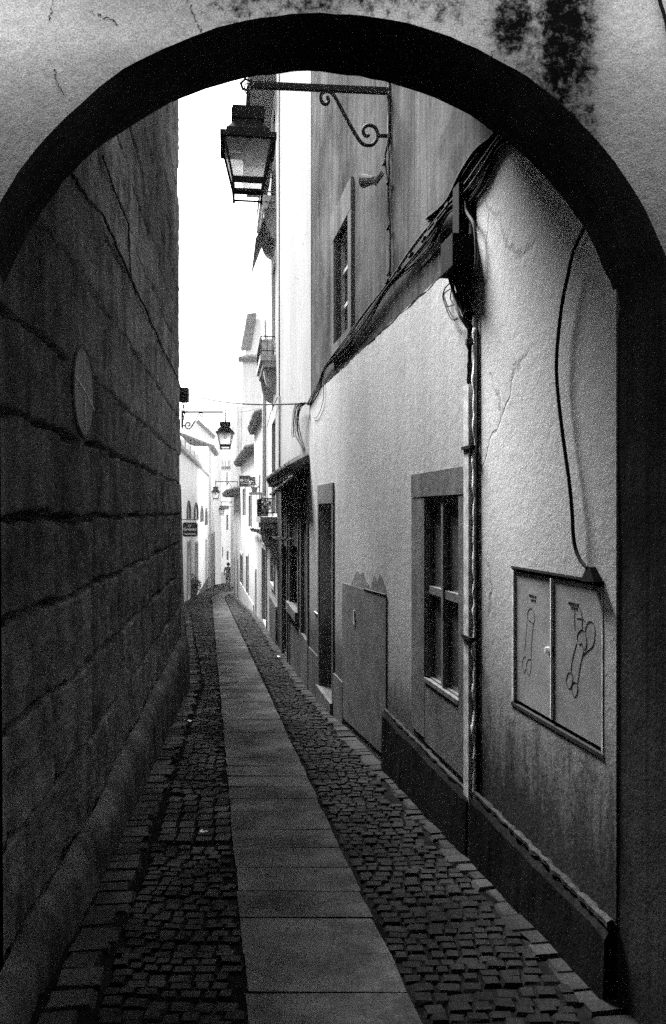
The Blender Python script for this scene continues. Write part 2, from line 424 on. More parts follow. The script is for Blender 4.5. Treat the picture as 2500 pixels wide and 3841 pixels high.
def sett(mb, x, y, w, l, h=.03, rot=0.0, inset=.16, dz=0.0):
    c, sn = math.cos(rot), math.sin(rot); q = []
    for (hx, hy, k, zz) in ((1, 1, 1, -.03), (1, 1, 1, h * .45), (1, 1, 1 - inset, h)):
        for (a, b) in ((-1, -1), (1, -1), (1, 1), (-1, 1)):
            ax = a * w / 2 * (k if zz == h else 1); by = b * l / 2 * (k if zz == h else 1)
            if zz != -.03: ax += random.uniform(-.06, .06) * w; by += random.uniform(-.06, .06) * l
            X = x + ax * c - by * sn; Yy = y + ax * sn + by * c
            q.append((X, Yy, gz(Yy) - .03 + zz + (dz if zz == h else 0)))
    mb.add(q, [(0, 1, 5, 4), (1, 2, 6, 5), (2, 3, 7, 6), (3, 0, 4, 7), (4, 5, 9, 8), (5, 6, 10, 9), (6, 7, 11, 10), (7, 4, 8, 11), (8, 9, 10, 11)])

cob = MB(); big = MB()
PATCH = (4.55, 5.55)
for side in (0, 1):
    y = 2.2
    while y < 68:
        l = (.066 if y < 14 else .11 if y < 26 else .17 if y < 42 else .3) * random.uniform(.85, 1.15)
        x0 = leftX(y) + .20 if side == 0 else stripR(y) + .012
        x1 = stripL(y) - .012 if side == 0 else rightX(y) - .17 + max(0, y - 43) * .3
        if side == 0 and PATCH[0] < y < PATCH[1]: y += l; continue
        x = x0 + random.uniform(0, .04)
        while x < x1:
            w = (.078 if y < 14 else .12 if y < 26 else .2 if y < 42 else .35) * random.uniform(.7, 1.3)
            if x + w > x1 + .03: break
            wav = .03 * math.sin(x * 7 + y * .8) + random.uniform(-.008, .008)
            sett(cob, x + w / 2, y + wav, w * .95, l * .93, .030, random.uniform(-.09, .09), .22, random.uniform(-.006, .006))
            x += w
        y += l
tag(cob.build('cobbles', 'cobble', fix=False), kind='structure')
# patch of larger setts let into the cobbles on the left
y = PATCH[0] + .05
xx = leftX(5) + .22
for r in range(8):
    x = xx + r * .108; y = PATCH[0] + .06
    while y < PATCH[1] - .05:
        l = random.uniform(.09, .17); sett(big, x + .054 + random.uniform(-.006, .006) - (y - 5) * .14, y + l / 2, .096, l * .92, .036, random.uniform(-.05, .05), .12); y += l
tag(big.build('sett_patch', 'sett', fix=False), kind='structure')
kb = MB()
for side in (0, 1):
    y = 2.3
    while y < 50:
        l = random.uniform(.07, .17) * (1 if y < 16 else 1.9); wd = random.uniform(.12, .19)
        if side == 0: x = leftX(y) + wd / 2 + .005; ro = .11
        else: x = rightX(y) - wd / 2 - .06 + .05; ro = .17
        sett(kb, x, y + l / 2, wd, l * .95, .032, ro + random.uniform(-.05, .05), .1, random.uniform(-.006, .01)); y += l
tag(kb.build('kerb', 'kerb', fix=False), kind='structure')
st = MB(); y = 2.3
while y < 58:
    l = random.choice((.30, .33, .36, .28)); g = .004
    q = []
    for zz in (-.05, .012):
        for (yy, xf) in ((y + g, stripL), (y + g, stripR), (y + l - g, stripR), (y + l - g, stripL)):
            q.append((xf(yy) + random.uniform(-.007, .007), yy + random.uniform(-.004, .004), gz(yy) + zz + random.uniform(-.004, .004)))
    st.box8(q); y += l
tag(st.build('paving_strip', 'slab'), kind='structure')

# ------------------------------------------------------------------ left granite wall
JZ = [-.02, .379, .798, 1.2, 1.57, 1.97, 2.34, 2.83, 3.3, 3.68, 4.1, 4.47, 4.9, 5.3, 5.75, 6.15, 6.6, 7.05, 7.5, 7.9, 8.4, 8.9, 9.4]
VJ = []
for k in range(len(JZ) + 1):
    y = random.uniform(2, 2.6); row = []
    while y < 10.6: row.append(y); y += random.uniform(.55, 1.25)
    VJ.append(row)
TONE = []
def wall_disp(Y, z):
    d = .012 * fr(Y, z, 1.3, 2.2) + .007 * fr(Y, z, 7, 9)
    d += .006 * fr(Y * 9, z * .7, 3)
    zz = z + .020 * fr(Y, z, 5, 1.4) + .010 * fr(Y, z, 9, 9, 3)
    up = min(1, max(0, (z - 2.6) / 1.2))
    k = 0
    for i, jz in enumerate(JZ):
        if zz > jz: k = i + 1
    best = min(abs(zz - j) for j in JZ)
    wj = .013 + .016 * fr(Y, z, 21, 3.3) + .008 * fr(Y, z, 23, 14, 2); wj = max(.006, wj) * (1 - .35 * up)
    dep = (.075 + .05 * fr(Y, z, 31, 2.6)) * (1 - .4 * up)
    row = VJ[k]; bi = 0
    for v in row:
        if Y + .02 * fr(Y, z, 40, 4) > v: bi += 1
    d += .010 * math.sin(k * 12.9 + bi * 78.2)       # blocks set a little in or out
    TONE.append(.5 + .5 * math.sin(k * 57.3 + bi * 31.7))
    d += .006 * fr(Y * 1.3, z * .9, 12, 24, 3)
    d -= max(0, dep) * math.exp(-(best / wj) ** 4)
    vy = min((abs(Y + .02 * fr(Y, z, 40, 4) - v) for v in row), default=9)
    d -= .055 * (1 - .4 * up) * max(0, .6 + fr(Y, z, 50, 1.2)) * math.exp(-(vy / .016) ** 2)
    r = math.hypot(Y - 4.09, z - 2.215)     # trimmed flat round the plaque
    if r < .36: d = d * min(1, max(0, (r - .25) / .11)) + .012 * (1 - min(1, max(0, (r - .25) / .11)))
    return d
def leftface(Y, z): return -.812 - .1137 * Y - .006 * max(0, z) - .045 * min(1, max(0, (4.3 - Y) / 1.4))
stone_wall = thing('stone_wall', 'tall dark wall of rough granite blocks with ragged joints along the left of the lane', 'wall', (-1.5, 6.5, gz(6.5)))
def top_of(Y): return 5.9 + 1.6 * min(1, max(0, (Y - 7.4) / .8))  # unseen top stepped lower near the arch so sun reaches the right wall
mb = MB(); ny, nz = 240, 680; y0, y1, z0, z1 = 2.86, 10.6, -.06, 7.5
for j in range(nz + 1):
    tt = j / nz; z = z0 + (z1 - z0) * (tt ** 1.25)
    for i in range(ny + 1):
        Y = y0 + (y1 - y0) * i / ny
        z = z0 + (top_of(Y) - z0) * (tt ** 1.25); d = wall_disp(Y, z)
        e = min(1, (y1 - Y) / .05); d = d * min(1, (Y - y0) / .12); d = d * e - .012 * (1 - e)
        mb.v.append((leftface(Y, z) + d, Y, z))
for j in range(nz):
    for i in range(ny):
        a = j * (ny + 1) + i; mb.f.append((a, a + 1, a + ny + 2, a + ny + 1))
b = len(mb.v)
E = [(leftface(y1, z0) - .03, y1, z0), (leftface(y1, z0) - .9, y1, z0), (leftface(y1, z1) - .9, y1, z1), (leftface(y1, z1) - .03, y1, z1),
     (leftface(y0, z0) - .9, y0, z0), (leftface(y0, 5.9) - .9, y0, 5.9), (leftface(y0, 5.9), y0, 5.9)]
mb.add(E, [(0, 1, 2, 3), (1, 4, 5, 2), (3, 2, 5, 6)])
o = mb.build('wall', 'granite', stone_wall, smooth=True, fix=False)
at_ = o.data.attributes.new('tone', 'FLOAT', 'POINT'); at_.data.foreach_set('value', (TONE + [.5] * len(mb.v))[:len(mb.v)])
# plinth: rounded ledge and rough battered face
mb = MB(); prof = [(.0, -.015), (.035, -.02), (.075, -.05), (.10, -.10), (.108, -.17), (.112, -.3), (.12, -.5), (.125, -1.1)]
ny = 220
for i in range(ny + 1):
    Y = 2.25 + 8.37 * i / ny
    for (o_, z) in prof:
        k = .016 * fr(Y, z, 60, 4) + .010 * fr(Y, z, 70, 14)
        jy = min(abs((Y * 1.05 + .2 * math.sin(Y * 3)) % .92 - .46), 9)
        k -= .02 * math.exp(-(jy / .012) ** 2)
        if i == ny: k -= .05
        mb.v.append((leftface(Y, 0) + o_ * .92 + k, Y + (.0), z + .012 * fr(Y, z, 80, 3)))
m = len(prof)
for i in range(ny):
    for j in range(m - 1): a = i * m + j; mb.f.append((a, a + m, a + m + 1, a + 1))
a = ny * m; mb.f.append(tuple(range(a, a + m)))
mb.build('plinth', 'granite_p', stone_wall, smooth=True, fix=False)

# round plaque
pl = thing('round_plaque', 'pale round plaster plaque with a moulded rim set into the granite wall', 'plaque', (leftface(4.08, 2.2), 4.08, 2.2))
def wallpt(Y, z, off): return Vector((leftface(Y, z) + off, Y, z))
mb = MB(); c = (4.09, 2.215)
N = 40
ring = lambda r, o_: [wallpt(c[0] + r * math.cos(2 * math.pi * k / N), c[1] + r * math.sin(2 * math.pi * k / N), o_) for k in range(N)]
rs = [ring(.218, .019), ring(.13, .022), ring(.04, .023)]
for r_ in rs: mb.v += [tuple(p) for p in r_]
for q in range(2):
    for k in range(N): mb.f.append((q * N + k, q * N + (k + 1) % N, (q + 1) * N + (k + 1) % N, (q + 1) * N + k))
mb.f.append(tuple(2 * N + k for k in range(N)))
mb.build('disc', plaster('plaque_plaster', .30, .25, .35, speck=.3, streakscale=22), pl, fix=False)
mb = MB(); mb.tube(ring(.228, .014), .012, 8, True); mb.build('rim', 'granite', pl, smooth=True)
mb = MB()
mb.tube([wallpt(c[0] - .2, 2.26, .025), wallpt(c[0] + .02, 2.215, .025), wallpt(c[0] + .21, 2.15, .025)], .004, 4)
mb.tube([wallpt(c[0] - .01, 2.20, .025), wallpt(c[0] + .01, 2.02, .025)], .004, 4)
mb.build('scratch', 'paper', pl)

# cables on the granite wall
def wire(name, pts, r, mat, label, cat='cable', n=5, group=None):
    mb = MB(); mb.tube(pts, r, n); o = center(mb.build(name, mat, smooth=True)); return tag(o, label, cat, group)
def leftpx(x, y, off=.03):
    Y = -.834 / (x - 910) * F; z = EYE + (CY - y) * Y / F; return wallpt(Y, z, off)
pts = [leftpx(*p) for p in ((262, 655), (300, 730), (370, 815), (420, 925), (490, 1070), (560, 1220), (610, 1330), (650, 1400), (668, 1452))]
def smoothp(pts, n=6, jit=0.0):
    P = [pts[0]] + list(pts) + [pts[-1]]; out = []
    for i in range(1, len(P) - 2):
        for k in range(n):
            t = k / n; a, b, c, d = (Vector(P[i - 1]), Vector(P[i]), Vector(P[i + 1]), Vector(P[i + 2]))
            v = .5 * ((2 * b) + (-a + c) * t + (2 * a - 5 * b + 4 * c - d) * t * t + (-a + 3 * b - 3 * c + d) * t ** 3)
            if jit: v = v + Vector((random.uniform(-jit, jit), random.uniform(-jit, jit), random.uniform(-jit, jit)))
            out.append(v)
    out.append(Vector(P[-2])); return out
wire('wall_cable', smoothp(pts, 6, .006), .009, 'cable', 'thicker black cable clipped slantwise along a joint of the granite wall')
pts = [leftpx(*p) for p in ((368, 582), (430, 760), (465, 835), (468, 880), (482, 1060), (520, 1135), (580, 1260), (640, 1380))]
wire('wall_cable', smoothp(pts, 6, .006), .006, 'cable', 'thin black cable with a loose vertical drop high on the granite wall')

# ------------------------------------------------------------------ the arch
gate = thing('arch_gateway', 'weathered plaster archway with dark soffit framing the lane', 'archway', (-.05, 2.8, gz(2.8)))
YF, YB = 2.60, 2.95; AC = 2.035; AR = 1.193
def arch_ring(Y, R=AR, n=64, jit=0.0, z0=2.36):
    cx = -.0417 - .150 * (Y - YF); out = []
    a0 = math.asin((z0 - AC) / R)
    for i in range(n + 1):
        a = math.pi - a0 - (math.pi - 2 * a0) * i / n
        r = R + jit * (fr(i * .21, Y * 3, 3) + .5 * fr(i * .9, Y * 7, 5))
        out.append((cx + r * math.cos(a), AC + r * math.sin(a)))
    return out
A0 = arch_ring(YF, jit=.006); n = len(A0) - 1
mb = MB(); ZT, XS = 4.9, 2.6
for i in range(n):
    (xa, za), (xb, zb) = A0[i], A0[i + 1]
    rows = 6
    for k in range(rows):
        f0, f1 = k / rows, (k + 1) / rows
        mb.add([(xa, YF, za + (ZT - za) * f0), (xb, YF, zb + (ZT - zb) * f0), (xb, YF, zb + (ZT - zb) * f1), (xa, YF, za + (ZT - za) * f1)], [(0, 1, 2, 3)])
(xl, zl), (xr, zr) = A0[0], A0[-1]
mb.add([(-XS, YF, -1), (xl, YF, -1), (xl, YF, zl), (-XS, YF, zl)], [(0, 1, 2, 3)])
mb.add([(-XS, YF, zl), (xl, YF, zl), (xl, YF, ZT), (-XS, YF, ZT)], [(0, 1, 2, 3)])
mb.add([(xr, YF, -1), (XS, YF, -1), (XS, YF, zr), (xr, YF, zr)], [(0, 1, 2, 3)])
mb.add([(xr, YF, zr), (XS, YF, zr), (XS, YF, ZT), (xr, YF, ZT)], [(0, 1, 2, 3)])
mb.build('front_wall', 'archface', gate, fix=False)
mb = MB(); NY = 7; rows = []
for k in range(NY + 1):
    Y = YF + (YB - YF) * k / NY; ring = arch_ring(Y, jit=.006 + .004 * (k > 0))
    row = [(leftface(Y, z) - .014 - .02 * (1 - k / NY), Y, z) for z in (-1.2, -.5, .0, .5, 1.0, 1.4, 1.8, 2.1, 2.3)] + [(x, Y, z) for (x, z) in ring]
    row += [(1.050 + .048 - .15 * (Y - YF) + .008 * fr(z * 2, Y, 4), Y, z) for z in (2.3, 2.2, 1.8, 1.4, .9, .5, 0, -.5, -1.2)]
    rows.append(row); mb.v += row
W = len(rows[0])
for k in range(NY):
    for i in range(W - 1): a = k * W + i; mb.f.append((a, a + 1, a + W + 1, a + W))
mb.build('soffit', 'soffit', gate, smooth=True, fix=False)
mb = MB()      # rear face, then an unseen room added overhead to shade the near lane
R = rows[-1]
for i in range(W - 1):
    p, q = R[i], R[i + 1]
    if p[2] > 2.28 and q[2] > 2.28 and q[0] > p[0]:
        mb.add([p, q, (q[0], YB, 3.9), (p[0], YB, 3.9)], [(0, 1, 2, 3)])
mb.build('rear_wall', 'arch', gate, fix=False)
mb = MB(); mb.box((-2.6, YB - .3, 4.35), (2.6, YB + 1.8, 6.0)); mb.box((-2.6, YB - .34, 3.4), (-1.25, YB, 4.35)); mb.box((-2.5, YB - .02, 3.6), (2.5, YB + .02, 4.345))
mb.build('shade_room', 'arch', gate)
# cracks in the gate's plaster
for (pp, lab) in (([(1448/1549*1250+0, 0)], 0),):
    pass
def archpx(x, y, off=-.002): return Vector(((x - CX) / F * YF, YF + off, EYE + (CY - y) * YF / F))
mb = MB()
for line in (((705, 0), (722, 45), (738, 80), (757, 122)), ((208, 262), (215, 300), (232, 345), (262, 376)), ((203, 0), (196, 40), (186, 78)), ((1832, 224), (1868, 165), (1900, 110), (1928, 86)), ((340, 45), (372, 58), (392, 68), (430, 80), (440, 92))):
    P = smoothp([archpx(*p) for p in line], 8, .005); mb = MB(); mb.tube(P, [.0011 * random.uniform(.2, 1.9) for _ in P], 4); mb.build('crack', 'soffit', gate)
wire('wall_cable', smoothp([archpx(2460, -30, -.012), archpx(2476, 30, -.012), archpx(2494, 90, -.012), archpx(2512, 200, -.012)], 6), .006, 'cable', 'short black cable at the upper right corner of the arch face')

# unseen covered passage around the camera, added to keep the near ground dark
GAP = 2.18  # front edge of the added roof; the open slot lets sky light the arch face
pas = thing('shade_passage', 'unseen dark covered passage added before the arch to shade the near ground', 'passage', (0, -2, gz(-2)))
mb = MB(); mb.box((-2.2, -7, 3.05), (2.2, GAP, 3.2)); mb.box((-2.2, -7, -.5), (-1.75, GAP, 3.05)); mb.box((1.75, -7, -.5), (2.2, GAP, 3.05)); mb.box((-2.2, -7.3, -.5), (2.2, -7.0, 3.2))
mb.build('shade_wall', 'soffit', pas)

# ------------------------------------------------------------------ white house beside the arch (right, near)
sP = RW.sx(1802)                    # seam between the two near houses
sA = RW.sx(2331)
h0 = thing('white_house', 'smooth white plaster house wall with a meter cabinet right behind the arch', 'house', RW.pt((sP + sA) / 2, gz(3.5)))
mb = MB()
cab = RW.rect(1936, 2284, 2154, 2735)
a0, za = RW.sz(1936, 2134); a1, zb = RW.sz(2284, 2175); zc = RW.sz(1936, 2643)[1]; zd = RW.sz(2284, 2826)[1]
cab = (a1, a0, (zc + zd) / 2, (za + zb) / 2, .035)
RW.front(mb, sA, sP, -1.2, 3.42, [cab], .02, back=.5)
mb.build('wall', 'white0', h0)
mb = MB(); zp = .035
def plinth(mb, a0, a1, z, off, w=.05, step=.06):
    n = int((a1 - a0) / step); pr = [(0, z + .045), (w * .6, z + .03), (w, z), (w + .004, z - .25), (w + .01, z - 1.3)]
    base = len(mb.v)
    for i in range(n + 1):
        a = a0 + (a1 - a0) * i / n
        for (o_, zz) in pr:
            mb.v.append(tuple(RW.pt(a, zz + .016 * fr(a, zz, 3, 3), off + o_ + .008 * fr(a, zz, 9, 6))))
    for i in range(n):
        for j in range(4): q = base + i * 5 + j; mb.f.append((q, q + 5, q + 6, q + 1))
    mb.f.append(tuple(base + j for j in range(5))); mb.f.append(tuple(base + n * 5 + j for j in range(5)))
plinth(mb, sA, sP - .03, zp, .018); mb.build('plinth', 'plinth', h0, fix=False)
mb = MB(); pts = [RW.pt(sA + (sP - sA - .04) * i / 40, zp + .05 + .012 * fr(i * .5, 3, 4), .04) for i in range(41)]
mb.tube(pts, [.016 * random.uniform(.5, 1.3) for _ in pts], 6); mb.build('ledge', 'ledge', h0)
# cabinet
cb = thing('meter_cabinet', 'grey two-door meter cabinet with marker doodles flush in the white wall', 'cabinet', RW.pt((cab[0] + cab[1]) / 2, cab[2]))
sm = RW.sx(2084)
mb = MB(); e = .012
for (p, q) in ((cab[0] + .003, cab[0] + e), (cab[1] - e - .012, cab[1] - .003)):
    mb = MB(); RW.slab(mb, p, q, cab[2] + e + .001, cab[3] - e - .001, -.014, .0235); mb.build('frame', 'conduit', cb)
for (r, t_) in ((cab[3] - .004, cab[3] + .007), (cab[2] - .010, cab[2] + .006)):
    mb = MB(); RW.slab(mb, cab[0] - .004, cab[1] + .004, r, t_, -.01, .0245); mb.build('shadow_gap', 'ink', cb)  # black bars paint the shadow gap above and below the doors
def dpanel(a, b):
    mb = MB(); RW.slab(mb, a, b, cab[2] + e + .012, cab[3] - e - .008, -.013, .012); return mb.build('cabinet_door', 'steel', cb)
dR = dpanel(cab[0] + e + .004, sm - .006); dL = dpanel(sm + .002, cab[1] - e - .016)
mb = MB(); RW.slab(mb, sm - .005, sm + .001, cab[2] + .03, cab[3] - .02, .0, .024); mb.build('edge_strip', 'signw', dL)
mb = MB(); q = RW.px(2070, 2436, .0); mb.tube([q + Vector((RW.n.x, RW.n.y, 0)) * .012, q + Vector((RW.n.x, RW.n.y, 0)) * .032], .013, 10); mb.build('lock', 'steelb', dL)
mb = MB(); RW.slab(mb, sm - .016, sm - .007, cab[2] + .30, cab[2] + .345, .012, .0165); mb.build('latch_hole', 'ink', dR)
def doodle(lines, parent, r=.0016):
    mb = MB()
    for ln in lines:
        mb.tube(smoothp([RW.px(x, y, .0125) for (x, y) in ln], 5), r, 4)
    return mb.build('doodle', 'ink', parent)
c5 = lambda L: [(1900 + x * .315, 2100 + y * .315) for (x, y) in L]
doodle([c5(L) for L in (
    [(960, 1080), (935, 990), (905, 1005), (878, 940), (890, 870), (935, 828), (968, 860), (990, 950), (985, 1040), (960, 1080)],
    [(872, 990), (835, 1120), (808, 1250), (806, 1330)], [(958, 1085), (915, 1250), (890, 1420), (886, 1470)],
    [(806, 1340), (770, 1345), (748, 1430), (765, 1510), (795, 1525), (820, 1450), (823, 1370), (806, 1340)],
    [(880, 1470), (840, 1450), (812, 1500), (825, 1590), (855, 1625), (880, 1570), (886, 1490)],
    [(972, 850), (990, 770), (1030, 728), (1075, 760), (1092, 860), (1072, 1010), (1000, 1085), (950, 1135)],
    [(900, 560), (925, 610), (938, 700), (935, 830)], [(870, 690), (940, 700), (965, 720)], [(850, 600), (845, 700), (852, 830)])], dR)
doodle([c5(L) for L in (
    [(280, 700), (285, 620), (318, 575), (355, 605), (368, 690), (355, 750), (318, 728), (290, 715)],
    [(278, 720), (265, 880), (250, 1085)], [(352, 755), (338, 900), (322, 1180)],
    [(265, 1150), (235, 1158), (216, 1240), (240, 1340), (262, 1290)], [(320, 1180), (285, 1190), (268, 1270), (298, 1372), (322, 1300), (325, 1190)])], dL, .0009)
def text_mesh(txt, size, name, mat, parent, M4, extrude=.0006, align='CENTER'):
    cu = bpy.data.curves.new('txt', 'FONT'); cu.body = txt; cu.size = size; cu.extrude = extrude; cu.align_x = align; cu.align_y = 'CENTER'; cu.resolution_u = 3; cu.offset = .018 * size if mat == 'signw' else 0
    o = bpy.data.objects.new('txt', cu); COL.objects.link(o)
    bpy.context.view_layer.update()
    dg = bpy.context.evaluated_depsgraph_get(); me = bpy.data.meshes.new_from_object(o.evaluated_get(dg))
    bpy.data.objects.remove(o); bpy.data.curves.remove(cu)
    me.transform(M4); me.materials.clear(); me.materials.append(M[mat])
    r = bpy.data.objects.new(name, me); COL.objects.link(r)
    if parent is not None: attach(r, parent)
    return r
def facing(p, n, tilt=0.0):
    """matrix for lettering centred on p, read from the side n points to"""
    zax = Vector((n[0], n[1], 0)).normalized(); yax = Vector((0, 0, 1)); xax = yax.cross(zax)
    m = Matrix((xax, yax, zax)).transposed().to_4x4()
    if tilt: m = m @ Matrix.Rotation(tilt, 4, 'Z')
    m.translation = p; return m
for (x, y, par) in ((2008, 2236, dL), (2163, 2266, dR)):
    text_mesh('PERIGO DE', .018 if par is dR else .016, 'lettering', 'ink', par, facing(RW.px(x, y, .0127), RW.n))
    text_mesh('MORTE', .018 if par is dR else .016, 'lettering', 'ink', par, facing(RW.px(x + 3, y + 16, .0127), RW.n))
# cable that comes down to the cabinet with its boot
pts = [RW.px(x, y, .05) for (x, y) in ((2290, 760), (2203, 925), (2175, 1030), (2150, 1150), (2133, 1300), (2130, 1400), (2138, 1500), (2155, 1640), (2178, 1800), (2190, 1920), (2194, 2000), (2204, 2060), (2225, 2105), (2252, 2132))]
bc = thing('hanging_cable', 'loose black cable hanging in a bow down to the grey meter cabinet', 'cable', pts[-1])
mb = MB(); mb.tube(smoothp(pts, 6), .0075, 8); mb.build('cable', 'cable', bc, smooth=True)
mb = MB(); t0 = RW.px(2256, 2128, .03)
q = [RW.px(2232, 2178, .021), RW.px(2284, 2182, .021), RW.px(2284, 2182, .06), RW.px(2232, 2178, .06)]
t1 = [RW.px(2248, 2128, .03), RW.px(2262, 2126, .03), RW.px(2262, 2126, .055), RW.px(2248, 2128, .055)]
mb.box8(q + t1); mb.build('boot', 'cable', bc)

# ------------------------------------------------------------------ grey plaster house (window, hatch, door, lamp)
sC = RW.L
h1 = thing('plaster_house', 'grey streaked plaster house with stone framed window between the cabinet wall and the shopfront', 'house', RW.pt((sP + sC) / 2, gz(7)))
win = RW.rect(1612, 1742, 1853, 2590)
win = (win[0], win[1], RW.sz(1612, 2555)[1], RW.sz(1612, 1862)[1], .06)
wout = (RW.sx(1767), RW.sx(1563), RW.sz(1600, 2700)[1], RW.sz(1563, 1781)[1])
dr = RW.rect(1209, 1259, 1899, 2612)
dr = (dr[0], dr[1], RW.sz(1259, 2632)[1], RW.sz(1215, 1890)[1], .22)
up = (RW.sx(1316), RW.sx(1262), RW.sz(1290, 1262)[1], RW.sz(1290, 850)[1], .14)
ZL = 3.06
mb = MB(); RW.front(mb, sP, sC, -1.6, ZL, [win, dr], .025, back=.6); mb.build('lower_wall', 'low1', h1)
mb = MB(); RW.front(mb, sP, sC, ZL + .003, 8.6, [up], .0, back=.6); RW.front(mb, sA, sP - .002, 3.424, 8.6, [], .0, back=.6); mb.build('upper_wall', 'up1', h1)
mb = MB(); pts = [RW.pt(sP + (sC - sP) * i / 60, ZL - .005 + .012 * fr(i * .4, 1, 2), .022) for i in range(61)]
mb.tube(pts, [.006 * random.uniform(.6, 1.3) for _ in pts], 6); mb.build('plaster_edge_shade', 'plinth', h1)  # dark strand paints the shadowed edge of the thicker lower coat
mb = MB(); sH = RW.sx(1464); plinth(mb, sP + .03, sH - .02, .01, .022); mb.build('plinth', 'plinth', h1, fix=False)
mb = MB(); pts = [RW.pt(sP + .04 + (sH - sP - .06) * i / 40, .055 + .012 * fr(i * .6, 9, 4), .045) for i in range(41)]
mb.tube(pts, [.013 * random.uniform(.4, 1.4) for _ in pts], 6); mb.build('ledge', 'ledge', h1)
mb = MB(); s1 = RW.sx(1300); s2 = sC
for (a, b) in ((s1 + .02, dr[0] - .09), (dr[1] + .09, sC - .01)):
    mb = MB(); RW.slab(mb, a, b, -2.0, -.12 + random.uniform(-.03, .03), .0, .04); mb.build('base_course', 'dado', h1)
# stone surround of the big window
mb = MB(); g = .004
RW.slab(mb, wout[0], win[0] - g, wout[2] - .12, win[3] - g, -.02, .036); RW.slab(mb, win[1] + g, wout[1], wout[2] - .1, win[3] - g, -.02, .036)
RW.slab(mb, wout[0], wout[1], win[3], wout[3], -.02, .039); RW.slab(mb, win[0] - .002, win[1] + .002, wout[2] - .12, win[2] - g, -.02, .034)
mb.build('window_surround', 'frame', h1)
mb = MB(); fw = .04; i0, i1 = -.03, .012
RW.slab(mb, win[0] - .01, win[0] + fw, win[2] - .01, win[3] + .01, i0, i1); RW.slab(mb, win[1] - fw, win[1] + .01, win[2] - .01, win[3] + .01, i0, i1)
RW.slab(mb, win[0] + fw, win[1] - fw, win[2], win[2] + fw, i0, i1 - .002); RW.slab(mb, win[0] + fw, win[1] - fw, win[3] - fw * 1.3, win[3], i0, i1 - .002)
mdl = (win[0] + win[1]) / 2
RW.slab(mb, mdl - .018, mdl + .018, win[2] + fw, win[3] - fw * 1.3, i0, i1 + .012)
zr_ = (win[2] + win[3]) / 2 + .0
for (a, b) in ((win[0] + fw, mdl - .025), (mdl + .025, win[1] - fw)): RW.slab(mb, a, b, zr_ - .025, zr_ + .025, i0, i1 + .004)
RW.slab(mb, win[0] + .004, win[1] - .004, win[2] + .002, win[2] + .03, i1, .04)
wn = mb.build('window', 'winpaint', h1)
mb = MB(); RW.slab(mb, win[0] + .01, win[1] - .01, win[2] + .01, win[3] - .01, -.035, -.012); mb.build('pane', 'glass', wn)
# upper window with a narrow frame
surround(RW, up, h1, plaster('upper_surround', .15, .25, .5, speck=.3), .16, .03, .0, name='upper_surround', top=.30)
window(RW, up, h1, .05, 0, True, M['frame2'], 'glass', 3)
# door, lintel and threshold
door(RW, dr, h1, .19, .025, 'woodd')
mb = MB(); g = .003
RW.slab(mb, dr[0] - .07, dr[1] + .07, dr[3] + g, dr[3] + .22, -.02, .045); RW.slab(mb, dr[0] - .07, dr[0] - g, dr[2], dr[3], -.02, .043); RW.slab(mb, dr[1] + g, dr[1] + .07, dr[2], dr[3], -.02, .043)
mb.build('door_surround', 'frame', h1)
mb = MB(); RW.slab(mb, dr[0] - .05, dr[1] + .05, dr[2] - .5, dr[2] - .004, -.18, .07); mb.build('threshold', 'frame', h1)
# hatch
ha = (RW.sx(1464), RW.sx(1298), 0, 0)
ht = thing('wall_hatch', 'low wide grey scuffed hatch board fixed over the wall foot beside the doorway', 'hatch', RW.pt((ha[0] + ha[1]) / 2, gz(7)))
zt0 = RW.sz(1464, 2232)[1]; zt1 = RW.sz(1298, 2186)[1]; zb0 = RW.sz(1464, 2838)[1]; zb1 = RW.sz(1298, 2690)[1]
mb = MB(); mb.box8([RW.pt(ha[0], zb0, .0), RW.pt(ha[1], zb1, .0), RW.pt(ha[1], zb1, .036), RW.pt(ha[0], zb0, .036), RW.pt(ha[0], zt0, .0), RW.pt(ha[1], zt1, .0), RW.pt(ha[1], zt1, .036), RW.pt(ha[0], zt0, .036)])
mb.build('board', 'hatch', ht)
mb = MB(); mb.tube([RW.pt(ha[0] - .005, zt0 + .006, .036), RW.pt((ha[0] + ha[1]) / 2 - .1, (zt0 + zt1) / 2 + .006, .036)], .006, 5); mb.build('top_trim', 'frame', ht)
mb = MB(); RW.slab(mb, ha[1] - .62, ha[1] - .60, zt1 - .3, zt1 - .2, .036, .05); RW.slab(mb, ha[1] - .64, ha[1] - .58, zt1 - .33, zt1 - .26, .036, .044); mb.build('latch', 'conduit', ht)
for L in (((1328, 2193), (1340, 2160), (1352, 2138), (1362, 2150), (1376, 2146), (1388, 2178), (1400, 2196), (1408, 2214), (1390, 2212)), ((1402, 2210), (1412, 2170), (1420, 2158), (1428, 2186), (1440, 2150), (1450, 2172), (1458, 2196), (1464, 2229))):
    mb = MB(); P = [RW.px(x, y, .028) for (x, y) in L]; P2 = [RW.px(x, y, .02) for (x, y) in L]; k = len(P)
    mb.v += [tuple(p) for p in P + P2]; mb.f += [tuple(range(k)), tuple(range(k, 2 * k))[::-1]] + [(i, (i + 1) % k, k + (i + 1) % k, k + i) for i in range(k)]
    mb.build('bare_patch', 'bare', h1)

